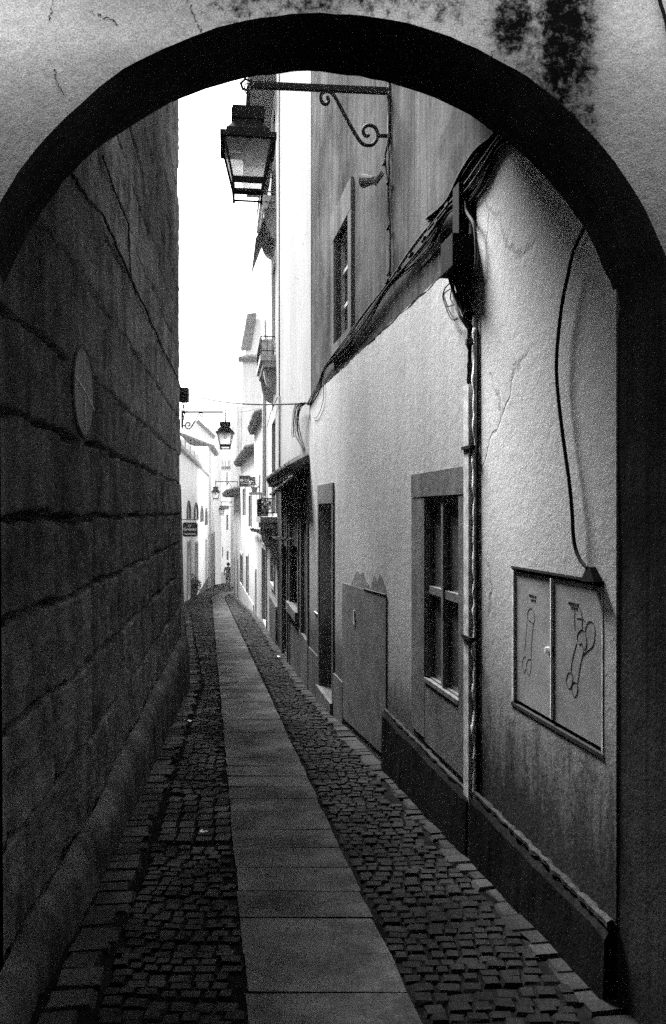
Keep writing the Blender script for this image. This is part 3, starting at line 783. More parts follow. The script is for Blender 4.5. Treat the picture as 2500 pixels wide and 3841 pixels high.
# ------------------------------------------------------------------ seam: conduit, pipe, mortar, junction box, cables
cd = thing('conduit', 'grey cable conduit channel running down the seam between the two near houses', 'conduit', RW.px(1787, 3200))
mb = MB(); a0 = RW.sx(1797); a1 = RW.sx(1778); RW.slab(mb, a0, a1, RW.sz(1787, 3240)[1], RW.sz(1787, 1445)[1], .021, .06)
mb.build('channel', 'conduit', cd)
for yy in (1680, 2387):
    mb = MB(); RW.slab(mb, a0 - .05, a1 + .01, RW.sz(1787, yy + 6)[1], RW.sz(1787, yy - 6)[1], .022, .07); mb.build('clamp', 'iron', cd)
mb = MB(); yy = 1230; pts = []; rad = []
while yy < 3000:
    pts.append(RW.px(1806 + 2 * fr(yy * .01, 2, 3), yy, .034)); rad.append(max(.006, .014 + .02 * fr(yy * .013, 1, 1))); yy += 22
mb.tube(pts, rad, 6); tag(center(mb.build('mortar_seam', 'mortar', smooth=True)), 'ragged pale mortar strip along the seam beside the grey conduit', 'mortar')
wire('pipe', [RW.px(1812, 1190, .035), RW.px(1813, 2000, .035), RW.px(1814, 3130, .035)], .006, 'cable', 'thin dark pipe running straight down the edge of the white wall')
jb = thing('junction_box', 'black junction box with tangled leads on the wall under the cable bundle', 'junction box', RW.px(1768, 1040))
mb = MB(); RW.slab(mb, RW.sx(1800), RW.sx(1752), RW.sz(1775, 1022)[1], RW.sz(1775, 902)[1], .02, .155); mb.build('case', 'boxdark', jb)
mb = MB(); RW.slab(mb, RW.sx(1802), RW.sx(1750), RW.sz(1775, 1028)[1], RW.sz(1775, 1023.5)[1], .02, .165); mb.build('lid', 'boxdark', jb)
for k in range(13):
    x0 = random.uniform(1757, 1797); x1 = random.uniform(1787, 1798); ym = random.uniform(1080, 1150); o0 = random.uniform(.03, .11)
    P = [RW.px(x0, 1020, o0 + .02), RW.px(x0 + random.uniform(-10, 4), ym - 30, o0), RW.px(x1 - random.uniform(0, 16), ym + 40, random.uniform(.04, .09)), RW.px(x1, 1215 + random.uniform(-25, 25), .05)]
    mb = MB(); mb.tube(smoothp(P, 6), random.uniform(.006, .011), 6); mb.build('lead', 'cable' if k % 4 else 'cable2', jb, smooth=True)
for L in (((1745, 1052), (1712, 1075), (1698, 1110), (1705, 1140), (1720, 1180), (1735, 1200), (1757, 1198)), ((1740, 1080), (1705, 1100), (1702, 1130), (1715, 1150), (1750, 1142)), ((1735, 1060), (1732, 1085), (1728, 1120), (1740, 1140), (1758, 1136)), ((1703, 1115), (1722, 1165), (1742, 1197), (1754, 1195))):
    mb = MB(); mb.tube(smoothp([RW.px(x, y, .06) for (x, y) in L], 6), .004, 5); mb.build('lead', 'cable', jb, smooth=True)
P = [RW.px(x, y, .06) for (x, y) in ((1765, 710), (1785, 760), (1793, 800), (1820, 850), (1828, 940), (1824, 1010), (1805, 1045), (1786, 1040))]
mb = MB(); mb.tube(smoothp(P, 6), .009, 6); mb.build('lead', 'cable2', jb, smooth=True)
mb = MB(); RW.slab(mb, RW.sx(1780), RW.sx(1756), RW.sz(1768, 903)[1], RW.sz(1768, 700)[1], .03, .09); mb.build('riser', 'boxdark', jb)
dk = thing('downlead', 'thick taped black cable run in the seam between junction box and conduit', 'cable', RW.px(1797, 1445))
P = [RW.px(1790 + random.uniform(-3, 3), y, .045) for y in range(1190, 1450, 18)]
mb = MB(); mb.tube(P, [random.uniform(.010, .021) for _ in P], 8); mb.build('cable', 'cable', dk, smooth=True)
mb = MB(); q = RW.px(1797, 1283, .05); mb.tube([q + Vector((0, 0, .014)), q - Vector((0, 0, .014))], .026, 10); mb.build('ring', 'cable2', dk)

bd = thing('cable_bundle', 'thick bundle of black cables clipped along the right wall towards the arch', 'cables', RW.px(1480, 1055))
key = [(1166, 1515), (1180, 1490), (1208, 1440), (1232, 1378), (1300, 1292), (1385, 1180), (1480, 1060), (1560, 950), (1640, 850), (1705, 775), (1770, 690), (1830, 610), (1900, 520), (1990, 400)]
KP = [RW.px(x, y, .042) for (x, y) in key]
def along(d0, d1, spread, sag, r, mat, k0=0):
    P = []
    for i, p in enumerate(KP[k0:]):
        f = (i + k0) / (len(KP) - 1); tie = (i + k0) in (0, 3, 6, 9, 12)
        q = Vector(p); w = spread * (.45 if tie else 1) * (.5 + f)
        q.z += d0 * w - (0 if tie else sag * (.5 + .5 * random.random())) + .0
        q += Vector((RW.n.x, RW.n.y, 0)) * (d1 * .03 * (.4 if tie else 1))
        P.append(q)
    mb = MB(); mb.tube(smoothp(P, 6), r, 6); mb.build('cable', mat, bd, smooth=True)
random.seed(5)
for k in range(9): along(random.uniform(-.9, .8), random.uniform(-1, .6), .095, random.choice((.005, .02, .04, .09)), random.uniform(.0035, .0065), 'cable' if k % 5 else 'cable2')
for k in range(15): along(random.uniform(-1, .9), random.uniform(-1, 1), .09, .02, random.uniform(.005, .009), 'cable', 8)
for (x, y) in ((1520, 1012), (1568, 958), (1618, 900), (1672, 832), (1478, 1057), (1712, 770)):
    mb = MB(); q = RW.px(x, y, .05); d = Vector((RW.u.x, RW.u.y, 0)) * .03
    mb.tube([q - d, q + d], .016, 6); mb.build('clip', 'iron', bd)
for L in (((1228, 1390), (1228, 1450), (1226, 1500), (1215, 1540), (1200, 1566), (1188, 1566)),):
    mb = MB(); mb.tube(smoothp([RW.px(x, y, .04) for (x, y) in L], 6), .004, 5); mb.build('cable', 'cable', bd, smooth=True)
vc = thing('vertical_cable', 'thin clipped cable dropping straight down from the lamp bracket on the streaked wall', 'cable', RW.px(1474, 1058))
P = [RW.px(x, y, .02) for (x, y) in ((1466, 345), (1466, 430), (1470, 520), (1455, 580), (1458, 640), (1466, 700), (1468, 780), (1473, 860), (1474, 950), (1474, 1056))]
mb = MB(); mb.tube(smoothp(P, 6, .003), .008, 6); mb.build('cable', 'cable', vc, smooth=True)
P = [RW.px(x, y, .02) for (x, y) in ((1468, 345), (1471, 450), (1466, 530), (1470, 620), (1466, 700))]
mb = MB(); mb.tube(smoothp(P, 6, .003), .007, 6); mb.build('cable', 'cable', vc, smooth=True)
for (x, y) in ((1455, 613), (1470, 684), (1471, 855), (1472, 1027)):
    mb = MB(); q = RW.px(x, y, .03); d = Vector((RW.u.x, RW.u.y, 0)) * .03; mb.tube([q - d, q + d], .013, 6); mb.build('clip', 'iron', vc)
sl = thing('wall_spotlight', 'small pale spotlight clamped to the vertical cable on the streaked wall', 'spotlight', RW.px(1455, 690))
mb = MB(); q = RW.px(1458, 650, .05); mb.tube([q, RW.px(1449, 690, .10)], [.022, .03], 8); mb.build('holder', 'frame', sl)
mb = MB(); mb.tube([RW.px(1449, 678, .1), RW.px(1437, 684, .16)], [.03, .055], 12); mb.build('head', 'frame', sl)

# ------------------------------------------------------------------ lanterns and brackets
LANT = None
def make_lantern(label, group, loc, rz=0):
    root = thing('street_lantern', label, 'lantern', loc, rz, group)
    r = .225
    mb = MB(); mb.tube([(0, 0, .02), (0, 0, -.20)], [.012, .022], 8)
    for k in (0, 1):
        P = [(.028 * math.cos(t) * (1 - k), .028 * math.cos(t) * k, .0 + .04 * k + .045 * math.sin(t)) for t in [i * math.pi / 6 for i in range(12)]]
        mb.tube(P, .006, 5, True)
    local(mb.build('hanger', 'iron'), root)
    mb = MB(); mb.frustum(-.215, .128, .128, -.200, .128, .128); mb.frustum(-.30, .118, .118, -.215, .126, .126); mb.frustum(-.325, .11, .11, -.30, .11, .11)
    mb.frustum(-.40, .168, .168, -.325, .112, .112); mb.frustum(-.448, .178, .178, -.40, .176, .176)
    for k in range(-3, 4):
        for sgn in (-1, 1):
            mb.box((k * .035 - .006, sgn * .129 - .006, -.30), (k * .035 + .006, sgn * .129 + .006, -.215)); mb.box((sgn * .129 - .006, k * .035 - .006, -.30), (sgn * .129 + .006, k * .035 + .006, -.215))
    local(mb.build('crown', 'iron'), root)
    mb = MB()
    for (a, b, c, d) in ((-r, -r, r, -r + .05), (-r, r - .05, r, r), (-r, -r + .05, -r + .05, r - .05), (r - .05, -r + .05, r, r - .05)): mb.box((a, b, -.492), (c, d, -.45))
    local(mb.build('rim', 'iron'), root)
    top, bot, zt, zb = .190, .122, -.492, -.80
    mb = MB()
    for (sx, sy) in ((-1, -1), (1, -1), (1, 1), (-1, 1)):
        mb.tube([(sx * top, sy * top, zt), (sx * bot, sy * bot, zb), (sx * bot * .93, sy * bot * .93, zb - .085)], .0135, 4)
        mb.lathe([(.008, -.012), (.014, 0), (.006, .012)], 8, (sx * bot * .93, sy * bot * .93, zb - .095))
    for (zz, hh, kk) in ((zb, .05, 1.0), (zb - .083, .012, .93)):
        b2 = bot * kk
        for (a, b, c, d) in ((-b2, -b2 - .008, b2, -b2 + .008), (-b2, b2 - .008, b2, b2 + .008), (-b2 - .008, -b2 + .009, -b2 + .008, b2 - .009), (b2 - .008, -b2 + .009, b2 + .008, b2 - .009)): mb.box((a, b, zz - hh / 2), (c, d, zz + hh / 2))
    local(mb.build('cage', 'iron'), root)
    for k in range(4):
        mb = MB(); a, b = top - .01, bot - .006
        q = [(-a, -top + .004, zt + .002), (a, -top + .004, zt + .002), (b, -bot + .004, zb + .02), (-b, -bot + .004, zb + .02)]
        m = Matrix.Rotation(k * math.pi / 2, 4, 'Z'); mb.add([m @ Vector(p) for p in q], [(0, 1, 2, 3)])
        local(mb.build('glass_pane', 'lglass'), root)
    mb = MB(); mb.lathe([(.03, -.06), (.05, -.1), (.045, -.16), (.02, -.2)][::-1], 10, (0, 0, -.44)); local(mb.build('bulb', 'signw'), root)
    mb = MB(); mb.lathe([(.016, -.42), (.018, -.40), (.014, -.385), (.004, -.38)], 8, (-.19, .12, 0)); local(mb.build('photocell', 'signw'), root)  # white knob, its colour stands for the small glint at the rim
    return root
def spiral(cx, cz, r0, r1, a0, a1, n=20):
    return [(cx + (r0 + (r1 - r0) * i / n) * math.cos(a0 + (a1 - a0) * i / n), 0, cz + (r0 + (r1 - r0) * i / n) * math.sin(a0 + (a1 - a0) * i / n)) for i in range(n + 1)]
def make_bracket(label, group, loc, rz, arm=1.08):
    root = thing('lamp_bracket', label, 'bracket', loc, rz, group)
    mb = MB(); mb.box((-arm, -.02, -.022), (.02, .02, .022))
    mb.tube([(-arm, 0, 0)] + [(-arm - .06 + .045 * math.cos(t), 0, .0 + .045 * math.sin(t)) for t in [math.pi * .35 * k - .4 for k in range(6)]], .012, 6)
    local(mb.build('arm', 'iron'), root)
    k = .00106; T = lambda L: [((x - 1390) * k, 0, (170 - y) * k) for (x, y) in L]
    path = T(((1245, 498), (1228, 510), (1205, 490), (1205, 455), (1240, 428), (1285, 440), (1308, 480), (1305, 530), (1270, 572), (1215, 575), (1175, 545), (1120, 460), (1050, 335), (990, 228), (955, 195), (915, 195), (888, 225), (895, 270), (925, 288), (945, 265), (935, 230)))
    mb = MB(); P = smoothp(path, 6); mb.tube(P, .0145, 8)
    mb.tube(T(((1305, 502), (1392, 502))), .018, 6); local(mb.build('scroll', 'iron', smooth=True), root)
    mb = MB(); mb.box((-.005, -.035, -.40), (.02, .035, .05)); local(mb.build('wall_plate', 'iron'), root)
    return root
rzR = .085
b0 = RW.px(1462, 342, .01)
br = make_bracket('large black iron scroll bracket holding the near lantern on the streaked wall', 'lamp brackets', b0, rzR, 1.05)
tip = Vector((b0.x - 1.10 * math.cos(rzR), b0.y - 1.10 * math.sin(rzR), 0))
lan = make_lantern('large near black lantern hanging from the scroll bracket under the arch', 'street lanterns', (tip.x, tip.y, b0.z - .06), .13)
lan.scale = (.94, .94, .94); lan.location.z += .03
def lamp_at(x, y, Y, side, lab_l, lab_b, rz=0.0, arm=1.08, sc=1.0):
    X = (x - CX) / F * Y; Z = EYE + (CY - y) * Y / F
    l = copy_tree(lan); l.location = (X, Y, Z - .06); l.rotation_euler = (0, 0, rz); l['label'] = lab_l; l.scale = (sc, sc, sc)
    b = copy_tree(br); b['label'] = lab_b; b.scale = (sc, sc, sc)
    b.location = (X + side * 1.11 * sc, Y, Z); b.rotation_euler = (0, 0, 0 if side > 0 else math.pi)
lamp_at(846, 1545, 20.5, -1, 'black lantern against the sky hung from the left house above the lane', 'thin scroll bracket on the left house below the dark box', .05)
lamp_at(810, 1806, 41.0, 1, 'smaller far lantern left of the dark square sign', 'thin distant bracket reaching out beside the dark square sign', .1)
lamp_at(832, 1882, 56.0, 1, 'smallest and farthest lantern above the walking person', 'farthest tiny lamp bracket at the bend of the lane', .0)

# ------------------------------------------------------------------ house with the weathered shopfront (right, second)
h2 = thing('shop_house', 'white house with dark weathered shopfront and small canopy on its ground floor', 'house', R2.pt(R2.L / 2, gz(13)))
dC = R2.rect(1062, 1080, 2046, 2428); dC = (dC[0], dC[1], gz(14) + .02, R2.sz(1070, 2046)[1], .25)
wD = R2.rect(1095, 1127, 2050, 2273); wD = (wD[0], wD[1], wD[2], wD[3], .2)
mb = MB(); R2.front(mb, 0.0, R2.L, -2, 2.06, [dC, wD], 0, back=.6); mb.build('shopfront', 'dark2', h2)
mb = MB(); R2.front(mb, 0.0, R2.L, 2.063, 11.2, [], .01, back=.6); mb.build('wall', 'white2', h2)
mb = MB(); R2.slab(mb, .05, R2.L - .9, 2.07, 2.15, .0, .24); mb.build('canopy', 'boxdark', h2)
mb = MB()
for i in range(24): a = .08 + (R2.L - 1.0) * i / 23; mb.tube([R2.pt(a, 2.17, .26), R2.pt(a, 2.30, .02)], .09, 6)
mb.build('canopy_tiles', 'tile', h2)
mb = MB()
for a in (.12, 1.0, 1.35, 2.75, 3.1, 4.4): R2.slab(mb, a - .06, a + .06, -1.9, 2.04, 0, random.uniform(.04, .07))
mb.build('pilaster', 'dado', h2)
mb = MB(); R2.slab(mb, wD[0] - .12, wD[1] + .12, wD[2] - .14, wD[2] - .003, 0, .09); mb.build('window_sill', 'frame', h2)
door(R2, dC, h2, .2); wf = window(R2, wD, h2, .12, 0, True, 'winpaint', 'glass', 5)
mb = MB(); R2.slab(mb, .2, 2.5, -2, R2.sz(1110, 2330)[1], .0, .045); mb.build('base_course', 'dado', h2)
mb = MB(); R2.slab(mb, R2.L - .75, R2.L - .02, 2.07, 11.1, .01, .035); mb.build('corner_strip', 'white2', h2)
wire('drop_pipe', [R2.px(1059, y, .04) for y in (1485, 1700, 1845)], .013, 'cable2', 'thin pipe down the white wall above the shop canopy')
# tangled cables at the corner and under the canopy
tg = thing('cable_loops', 'fan of slack cables dropping down the corner between grey and white houses', 'cables', R2.px(1165, 1760))
random.seed(9)
for k in range(9):
    w = k * 3.4
    P = [RW.px(1168, 1512, .05 + .01 * k), R2.px(1160 - w * 1.1, 1528, .10), R2.px(1156 - w * 1.1 + random.uniform(-3, 3), 1570 + 8 * k, .12), R2.px(1158 - w * .75, 1640 + random.uniform(-15, 15), .1), R2.px(1163 - w * .3, 1700, .06), R2.px(1164 - random.uniform(0, 6), 1770 + random.uniform(-5, 15), .1)]
    mb = MB(); mb.tube(smoothp(P, 6, .003), random.uniform(.0035, .0065), 5); mb.build('cable', 'cable' if k % 3 else 'cable2', tg, smooth=True)
def garland(w, x0, y0, x1, y1, name, label, amp=9, n=60, mat='cable', strands=4, off=.16):
    root = thing(name, label, 'cables', w.px((x0 + x1) / 2, (y0 + y1) / 2, off))
    for s_ in range(strands):
        P = []
        for i in range(n + 1):
            t_ = i / n; P.append(w.px(x0 + (x1 - x0) * t_ + amp * .5 * math.sin(i * 2.3 + s_), y0 + (y1 - y0) * t_ + amp * math.sin(i * 1.7 + s_ * 2) * random.uniform(.2, 1), off + random.uniform(-.04, .04)))
        mb = MB(); mb.tube(smoothp(P, 3), .011, 5); mb.build('cable', mat, root, smooth=True)
garland(R2, 1168, 1788, 1064, 1856, 'cable_tangle', 'pale tangled cables looped along the underside of the shop canopy', 7, 44, 'cable2', 4, .22)
garland(R2, 1126, 2024, 1046, 2016, 'cable_tangle', 'dark tangled cables running over the shop door below the canopy', 6, 30, 'cable', 3, .12)
garland(R3, 1040, 2018, 990, 1990, 'cable_tangle', 'knotted cables looped along the wall under the lowest balcony', 9, 40, 'cable', 4, .14)
garland(R3b, 985, 1990, 957, 1986, 'cable_tangle', 'small far knot of cables beyond the lowest balcony', 7, 24, 'cable', 3, .12)

# ------------------------------------------------------------------ tall house with balconies
h3 = thing('balcony_house', 'tall white house with three stacked stone balconies', 'house', R3.pt(R3.L / 2, gz(19)))
dA = R3.rect(986, 1002, 2059, 2332); dA = (dA[0], dA[1], gz(20.5) + .02, R3.sz(995, 2059)[1], .2)
wB = R3.rect(1019, 1032, 2033, 2189) + (.2,)
fw1 = (R3.sx(1040), R3.sx(1025), R3.sz(1032, 1925)[1], R3.sz(1032, 1580)[1], .16)
fw2 = (fw1[0], fw1[1], fw1[2] + 3.45, fw1[3] + 3.3, .16); fw3 = (fw1[0], fw1[1], fw1[2] + 6.75, fw1[3] + 6.6, .16)
mb = MB(); R3.front(mb, 0.03, R3.L, -2.5, 10.6, [dA, wB, fw1, fw2, fw3], 0, back=.7); mb.build('wall', 'white3', h3)
door(R3, dA, h3, .16); window(R3, wB, h3, .14, 0, True, 'winpaint', 'glassf', 3)
for q in (fw1, fw2, fw3):
    window(R3, q, h3, .1, 0, True, 'winpaint', 'glassf', 4); surround(R3, q, h3, 'frame2', .12, .03, 0, False)
surround(R3, dA, h3, 'frame2', .12, .03, 0, False); surround(R3, wB, h3, 'frame2', .1, .03)
mb = MB(); R3.slab(mb, 0.06, wB[1] + .25, -2.5, wB[2] - .35, 0, .035); mb.build('base_course', 'dado', h3)
def balcony(z, depth=.34, a0=.10, a1=2.0, mesh=True):
    mb = MB(); R3.slab(mb, a0, a1, z - .12, z, 0, depth); R3.slab(mb, a0 + .04, a1 - .04, z - .24, z - .123, 0, depth - .05)
    b = mb.build('balcony', 'stoneslab', h3)
    for a in (a0 + .18, a1 - .35):
        mb = MB(); N_ = 10; v = []
        for (aa) in (a, a + .2):
            arc = [R3.pt(aa, z - .25, 0.0), R3.pt(aa, z - .25, depth - .08)] + [R3.pt(aa, z - .25 - .5 * math.sin(t * math.pi / 2 / N_), (depth - .08) * math.cos(t * math.pi / 2 / N_)) for t in range(1, N_ + 1)]
            v.append(arc)
        k = len(v[0]); base = len(mb.v); mb.v += [tuple(p) for p in v[0] + v[1]]
        mb.f.append(tuple(base + i for i in range(k))); mb.f.append(tuple(base + k + i for i in range(k))[::-1])
        for i in range(k): mb.f.append((base + i, base + (i + 1) % k, base + k + (i + 1) % k, base + k + i))
        mb.build('corbel', 'stoneslab', b)
    mb = MB(); rr = .009; H = .37
    for zz in (z + .08, z + H): mb.tube([R3.pt(a0 + .02, zz, .0), R3.pt(a0 + .02, zz, depth - .02), R3.pt(a1 - .02, zz, depth - .02), R3.pt(a1 - .02, zz, 0)], rr * 1.3, 5)
    for i in range(17): a = a0 + .02 + (a1 - a0 - .04) * i / 16; mb.tube([R3.pt(a, z, depth - .02), R3.pt(a, z + H, depth - .02)], rr, 4)
    for o_ in (.1, .2): mb.tube([R3.pt(a0 + .02, z, o_), R3.pt(a0 + .02, z + H, o_)], rr, 4)
    mb.build('railing', 'iron', b)
    return b
zB = R3.sz(1040, 1938)[1]
for z in (zB, R3.sz(1040, 1332)[1], R3.sz(1036, 760)[1]): balcony(z)
eave(R3, h3, -.05, R3.L + .1, 10.4, .55, .7, 2.0)
wire('drainpipe', [R3.px(1003, y, .07) for y in (1200, 1550, 1900, 2030)], .055, 'conduit', 'grey drainpipe down the balcony house beside the tall windows', 'drainpipe', 10)
def planter(w, x, y, off, label, h=.35, r=.16, n=120, spread=.3, up=.6):
    p = w.px(x, y, off) if w else None
    return p
def plant(loc, label, pot_h=.28, pot_r=.15, n=140, spread=.28, hgt=.5, cat='plant', leaf=.05):
    root = thing('potted_plant', label, cat, loc)
    mb = MB(); mb.lathe([(pot_r * .75, 0), (pot_r, pot_h * .9), (pot_r * 1.1, pot_h * .9), (pot_r * 1.1, pot_h), (pot_r * .9, pot_h), (pot_r * .85, pot_h * .8)], 14)
    local(mb.build('pot', 'pot', smooth=False), root)
    mb = MB(); rnd = random.Random(len(label))
    for i in range(n):
        a = rnd.uniform(0, 6.28); rr = spread * math.sqrt(rnd.random()); z = pot_h + hgt * rnd.random() * (1.15 - rr / spread * .6)
        c = Vector((rr * math.cos(a), rr * math.sin(a), z)); d = Vector((rnd.uniform(-1, 1), rnd.uniform(-1, 1), rnd.uniform(-.4, 1))).normalized(); e_ = d.orthogonal().normalized()
        mb.add([c - d * leaf, c + e_ * leaf * .45, c + d * leaf, c - e_ * leaf * .45], [(0, 1, 2, 3)])
        if i % 6 == 0: mb.tube([(0, 0, pot_h * .8), tuple(c * .6 + Vector((0, 0, pot_h * .4))), tuple(c)], .006, 4)
    local(mb.build('foliage', 'leaf', fix=False), root)
    return root
plant(R3.pt(1.6, zB + .005, .17), 'leafy plant in a clay pot on the lowest balcony', .16, .09, 110, .16, .26)
p = R3.pt(.5, R3.sz(1040, 1332)[1] + .005, .17); cr = thing('storage_crate', 'grey wicker crate standing on the middle balcony', 'crate', p)
mb = MB()
mb.box((-.13, -.22, 0), (.13, .22, .30)); mb.box((-.15, -.24, .30), (.15, .24, .34)); local(mb.build('crate_body', 'conduit'), cr)
plant(R3b.pt(1.2, -1.05, .14) , 'trailing plant in a pot high on the wall beyond the balcony house', .14, .09, 90, .17, .28, leaf=.035).location = R3b.pt(.6, R3b.sz(985, 1845)[1], .2)
sh = MB(); R3b.slab(sh, .3, 1.0, R3b.sz(985, 1845)[1] - .06, R3b.sz(985, 1845)[1] - .005, 0, .36)
tag(center(sh.build('wall_shelf', 'stoneslab')), 'small stone shelf carrying a plant beyond the balcony house', 'shelf')
# dark awnings over the upper windows
for (z, lab, dd) in ((fw2[3] + 1.35, 'dark awning tipped out over the middle upper window', .42), (fw3[3] - 1.0, 'dark half lowered awning below the top balcony', .3)):
    aw = thing('awning', lab, 'awning', R3.pt(fw1[0] + .4, z - .9))
    a0, a1 = fw1[0] - .1, fw1[1] + .9
    mb = MB(); q = [R3.pt(a0, z, .03), R3.pt(a1, z, .03), R3.pt(a1, z - 1.05, dd), R3.pt(a0, z - 1.05, dd)]
    mb.add(q + [p_ + Vector((0, 0, -.02)) for p_ in q], [(0, 1, 2, 3), (4, 7, 6, 5), (0, 4, 5, 1), (1, 5, 6, 2), (2, 6, 7, 3), (3, 7, 4, 0)])
    mb.build('canvas', 'cloth', aw)
    mb = MB(); mb.tube([R3.pt(a0, z - 1.1, .03), R3.pt(a0, z - 1.05, dd)], .012, 5); mb.tube([R3.pt(a0, z - 1.06, dd), R3.pt(a1, z - 1.06, dd)], .016, 5); mb.build('awning_frame', 'iron', aw)

# ------------------------------------------------------------------ farther houses on the right
h3b = thing('low_house', 'low white house with tiled eave just past the balcony house', 'house', R3b.pt(2.5, gz(24.5)))
o1 = (3.6, 3.95, gz(26), -.3, .2); o2 = (1.2, 1.9, 1.3, 2.7, .15)
mb = MB(); R3b.front(mb, .03, R3b.L, -3, 4.3, [o1, o2], 0, back=.7); mb.build('wall', 'white3', h3b); door(R3b, o1, h3b, .15); window(R3b, o2, h3b, .1)
eave(R3b, h3b, .1, R3b.L, 4.32, .2, .8, 2.2); surround(R3b, o1, h3b, 'frame2', .1, .03, 0, False)
h4 = thing('tiled_house', 'white house with dark curling tile eave behind the dark square sign', 'house', R4.pt(4.5, gz(31)))
od = (R4.rect(903, 912, 2080, 2248)); od = (od[0], od[1], gz(34.3), od[3], .2)
od2 = R4.rect(926, 933, 2085, 2240); od2 = (od2[0], od2[1], gz(30), od2[3], .2)
ow = R4.rect(913, 922, 1832, 1933) + (.15,); ow2 = R4.rect(936, 945, 1858, 1975) + (.15,)
mb = MB(); R4.front(mb, .03, R4.L, -3.5, 3.8, [od, od2, ow, ow2], 0, back=.7); mb.build('wall', 'white3', h4)
door(R4, od, h4, .15); door(R4, od2, h4, .15); window(R4, ow, h4, .1); window(R4, ow2, h4, .1)
for q in (od, od2, ow, ow2): surround(R4, q, h4, 'frame2', .12, .03, 0, False)
mb = MB(); R4.slab(mb, .1, R4.L - .1, -3.5, -1.55, 0, .03); mb.build('base_course', 'farg', h4)
eave(R4, h4, .1, R4.L + .1, 3.75, .28, .8, 2.4)
h5 = thing('corner_house', 'low grey streaked house with jutting eave at the bend on the right', 'house', R5.pt(3.5, gz(39.5)))
oe = (R5.L - 1.5, R5.L - .7, gz(42.4), -.75, .2); oe2 = (2.3, 3.1, gz(38.8), -.7, .2)
mb = MB(); R5.front(mb, .03, R5.L, -4, 2.5, [oe, oe2], 0, back=.7); mb.build('wall', 'farg', h5); door(R5, oe, h5, .15); door(R5, oe2, h5, .15)
eave(R5, h5, .1, R5.L + .6, 2.5, .6, .9, 2.5)
def block(name, label, x0, x1, ytop, Y, depth, mat, roof=None, wins=()):
    """a house farther back: front wall facing the viewer between two pixel columns"""
    X0 = (x0 - CX) / F * Y; X1 = (x1 - CX) / F * Y; z1 = EYE + (CY - ytop) * Y / F
    w = Wall((X0, Y), (X1, Y), -1); root = thing(name, label, 'house', ((X0 + X1) / 2, Y, gz(Y)))
    holes = [w.rect(*q) + (.12,) for q in wins]
    mb = MB(); w.front(mb, 0, w.L, gz(Y) - .3, z1, holes, 0, back=depth); mb.build('wall', mat, root)
    for q in holes: window(w, q, root, .08)
    if roof: eave(w, root, -.2, w.L + .2, z1 - .02, .3, roof, min(depth, 3.5), step=.25)
    return w, root
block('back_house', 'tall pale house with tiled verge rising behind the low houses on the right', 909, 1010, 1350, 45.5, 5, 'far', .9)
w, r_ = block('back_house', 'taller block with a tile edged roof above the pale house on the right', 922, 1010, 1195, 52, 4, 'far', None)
mb = MB(); P0 = Vector((922 - CX, 0, CY - 1310)) * (51.9 / F); P1 = Vector((945 - CX, 0, CY - 1187)) * (51.9 / F)
for i in range(16):
    t_ = i / 15; q = P0.lerp(P1, t_); mb.tube([(q.x - .25, 51.7, q.z + EYE), (q.x + .3, 51.9, q.z + EYE + .12)], .16, 6)
mb.build('roof', 'tile', r_)
block('back_tower', 'slim pale tower rising above the bend of the lane', 888, 912, 1522, 58, 2, 'farg')
block('back_house', 'plain pale house front behind the slim tower', 866, 920, 1640, 61, 3, 'far')

# ------------------------------------------------------------------ left side beyond the granite wall
l2 = thing('pale_house', 'pale plaster house edge just beyond the granite wall', 'house', L2.pt(6, gz(17)))
mb = MB(); L2.front(mb, 0, L2.L, -2.5, 5.8, [], 0, back=.8); mb.build('wall', 'white3', l2)
mb = MB(); mb.box8([L2.pt(.02, -2.6, 0), L2.pt(9, -2.6, 0), L2.pt(9, -2.6, .14), L2.pt(.02, -2.6, .14), L2.pt(.02, 1.9, -.02), L2.pt(9, 1.9, -.02), L2.pt(9, 1.9, .03), L2.pt(.02, 1.9, .03)]); mb.build('base_course', 'white3', l2)
l3 = thing('arched_house', 'long white house with pointed blind arches over narrow dark doors on the left', 'house', L3.pt(14, gz(42)))
ds = []
for (x0, x1, y0, y1) in ((703, 715, 2040, 2240), (732.5, 741.5, 2040, 2228), (771, 776.5, 2028, 2207)):
    q = L3.rect(x0, x1, y0, y1); Yc = L3.pt((q[0] + q[1]) / 2, 0).y; ds.append((q[0], q[1], gz(Yc) + .03, q[3], .25))
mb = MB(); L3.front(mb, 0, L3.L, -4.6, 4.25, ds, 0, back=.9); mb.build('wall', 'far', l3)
for q in ds: door(L3, q, l3, .2); surround(L3, q, l3, 'frame2', .14, .03, 0, False)
for (x0, x1, y0, y1) in ((701, 711, 1880, 1947), (728, 740, 1887, 1950), (752, 760, 1898, 1957), (769, 775, 1906, 1969)):
    q = L3.rect(x0, x1, y0, y1); m_ = (q[0] + q[1]) / 2; hw = (q[1] - q[0]) / 2; sp = q[2] + (q[3] - q[2]) * .55
    prof = [(q[0], q[2]), (q[0], sp), (q[0] + hw * .35, sp + (q[3] - sp) * .55), (m_, q[3]), (q[1] - hw * .35, sp + (q[3] - sp) * .55), (q[1], sp), (q[1], q[2])]
    mb = MB(); mb.tube([L3.pt(a, z, .03) for (a, z) in prof], .06, 5); k = len(prof)
    o = mb.build('arch_window', 'frame', l3)
    mb = MB(); mb.add([L3.pt(a, z, .012) for (a, z) in prof], [tuple(range(k))]); mb.build('pane', 'glassf', o, fix=False)
mb = MB(); L3.slab(mb, -.1, L3.L, 4.1, 4.26, 0, .18)
for i in range(7): a = 6 + i * 3.1; L3.slab(mb, a, a + .9, 4.262, 4.75, -.3, .02)
mb.build('parapet', 'frame2', l3)
mb = MB(); L3.slab(mb, 1, L3.L, -4.6, -2.95, 0, .03); mb.build('base_course', 'dado', l3)
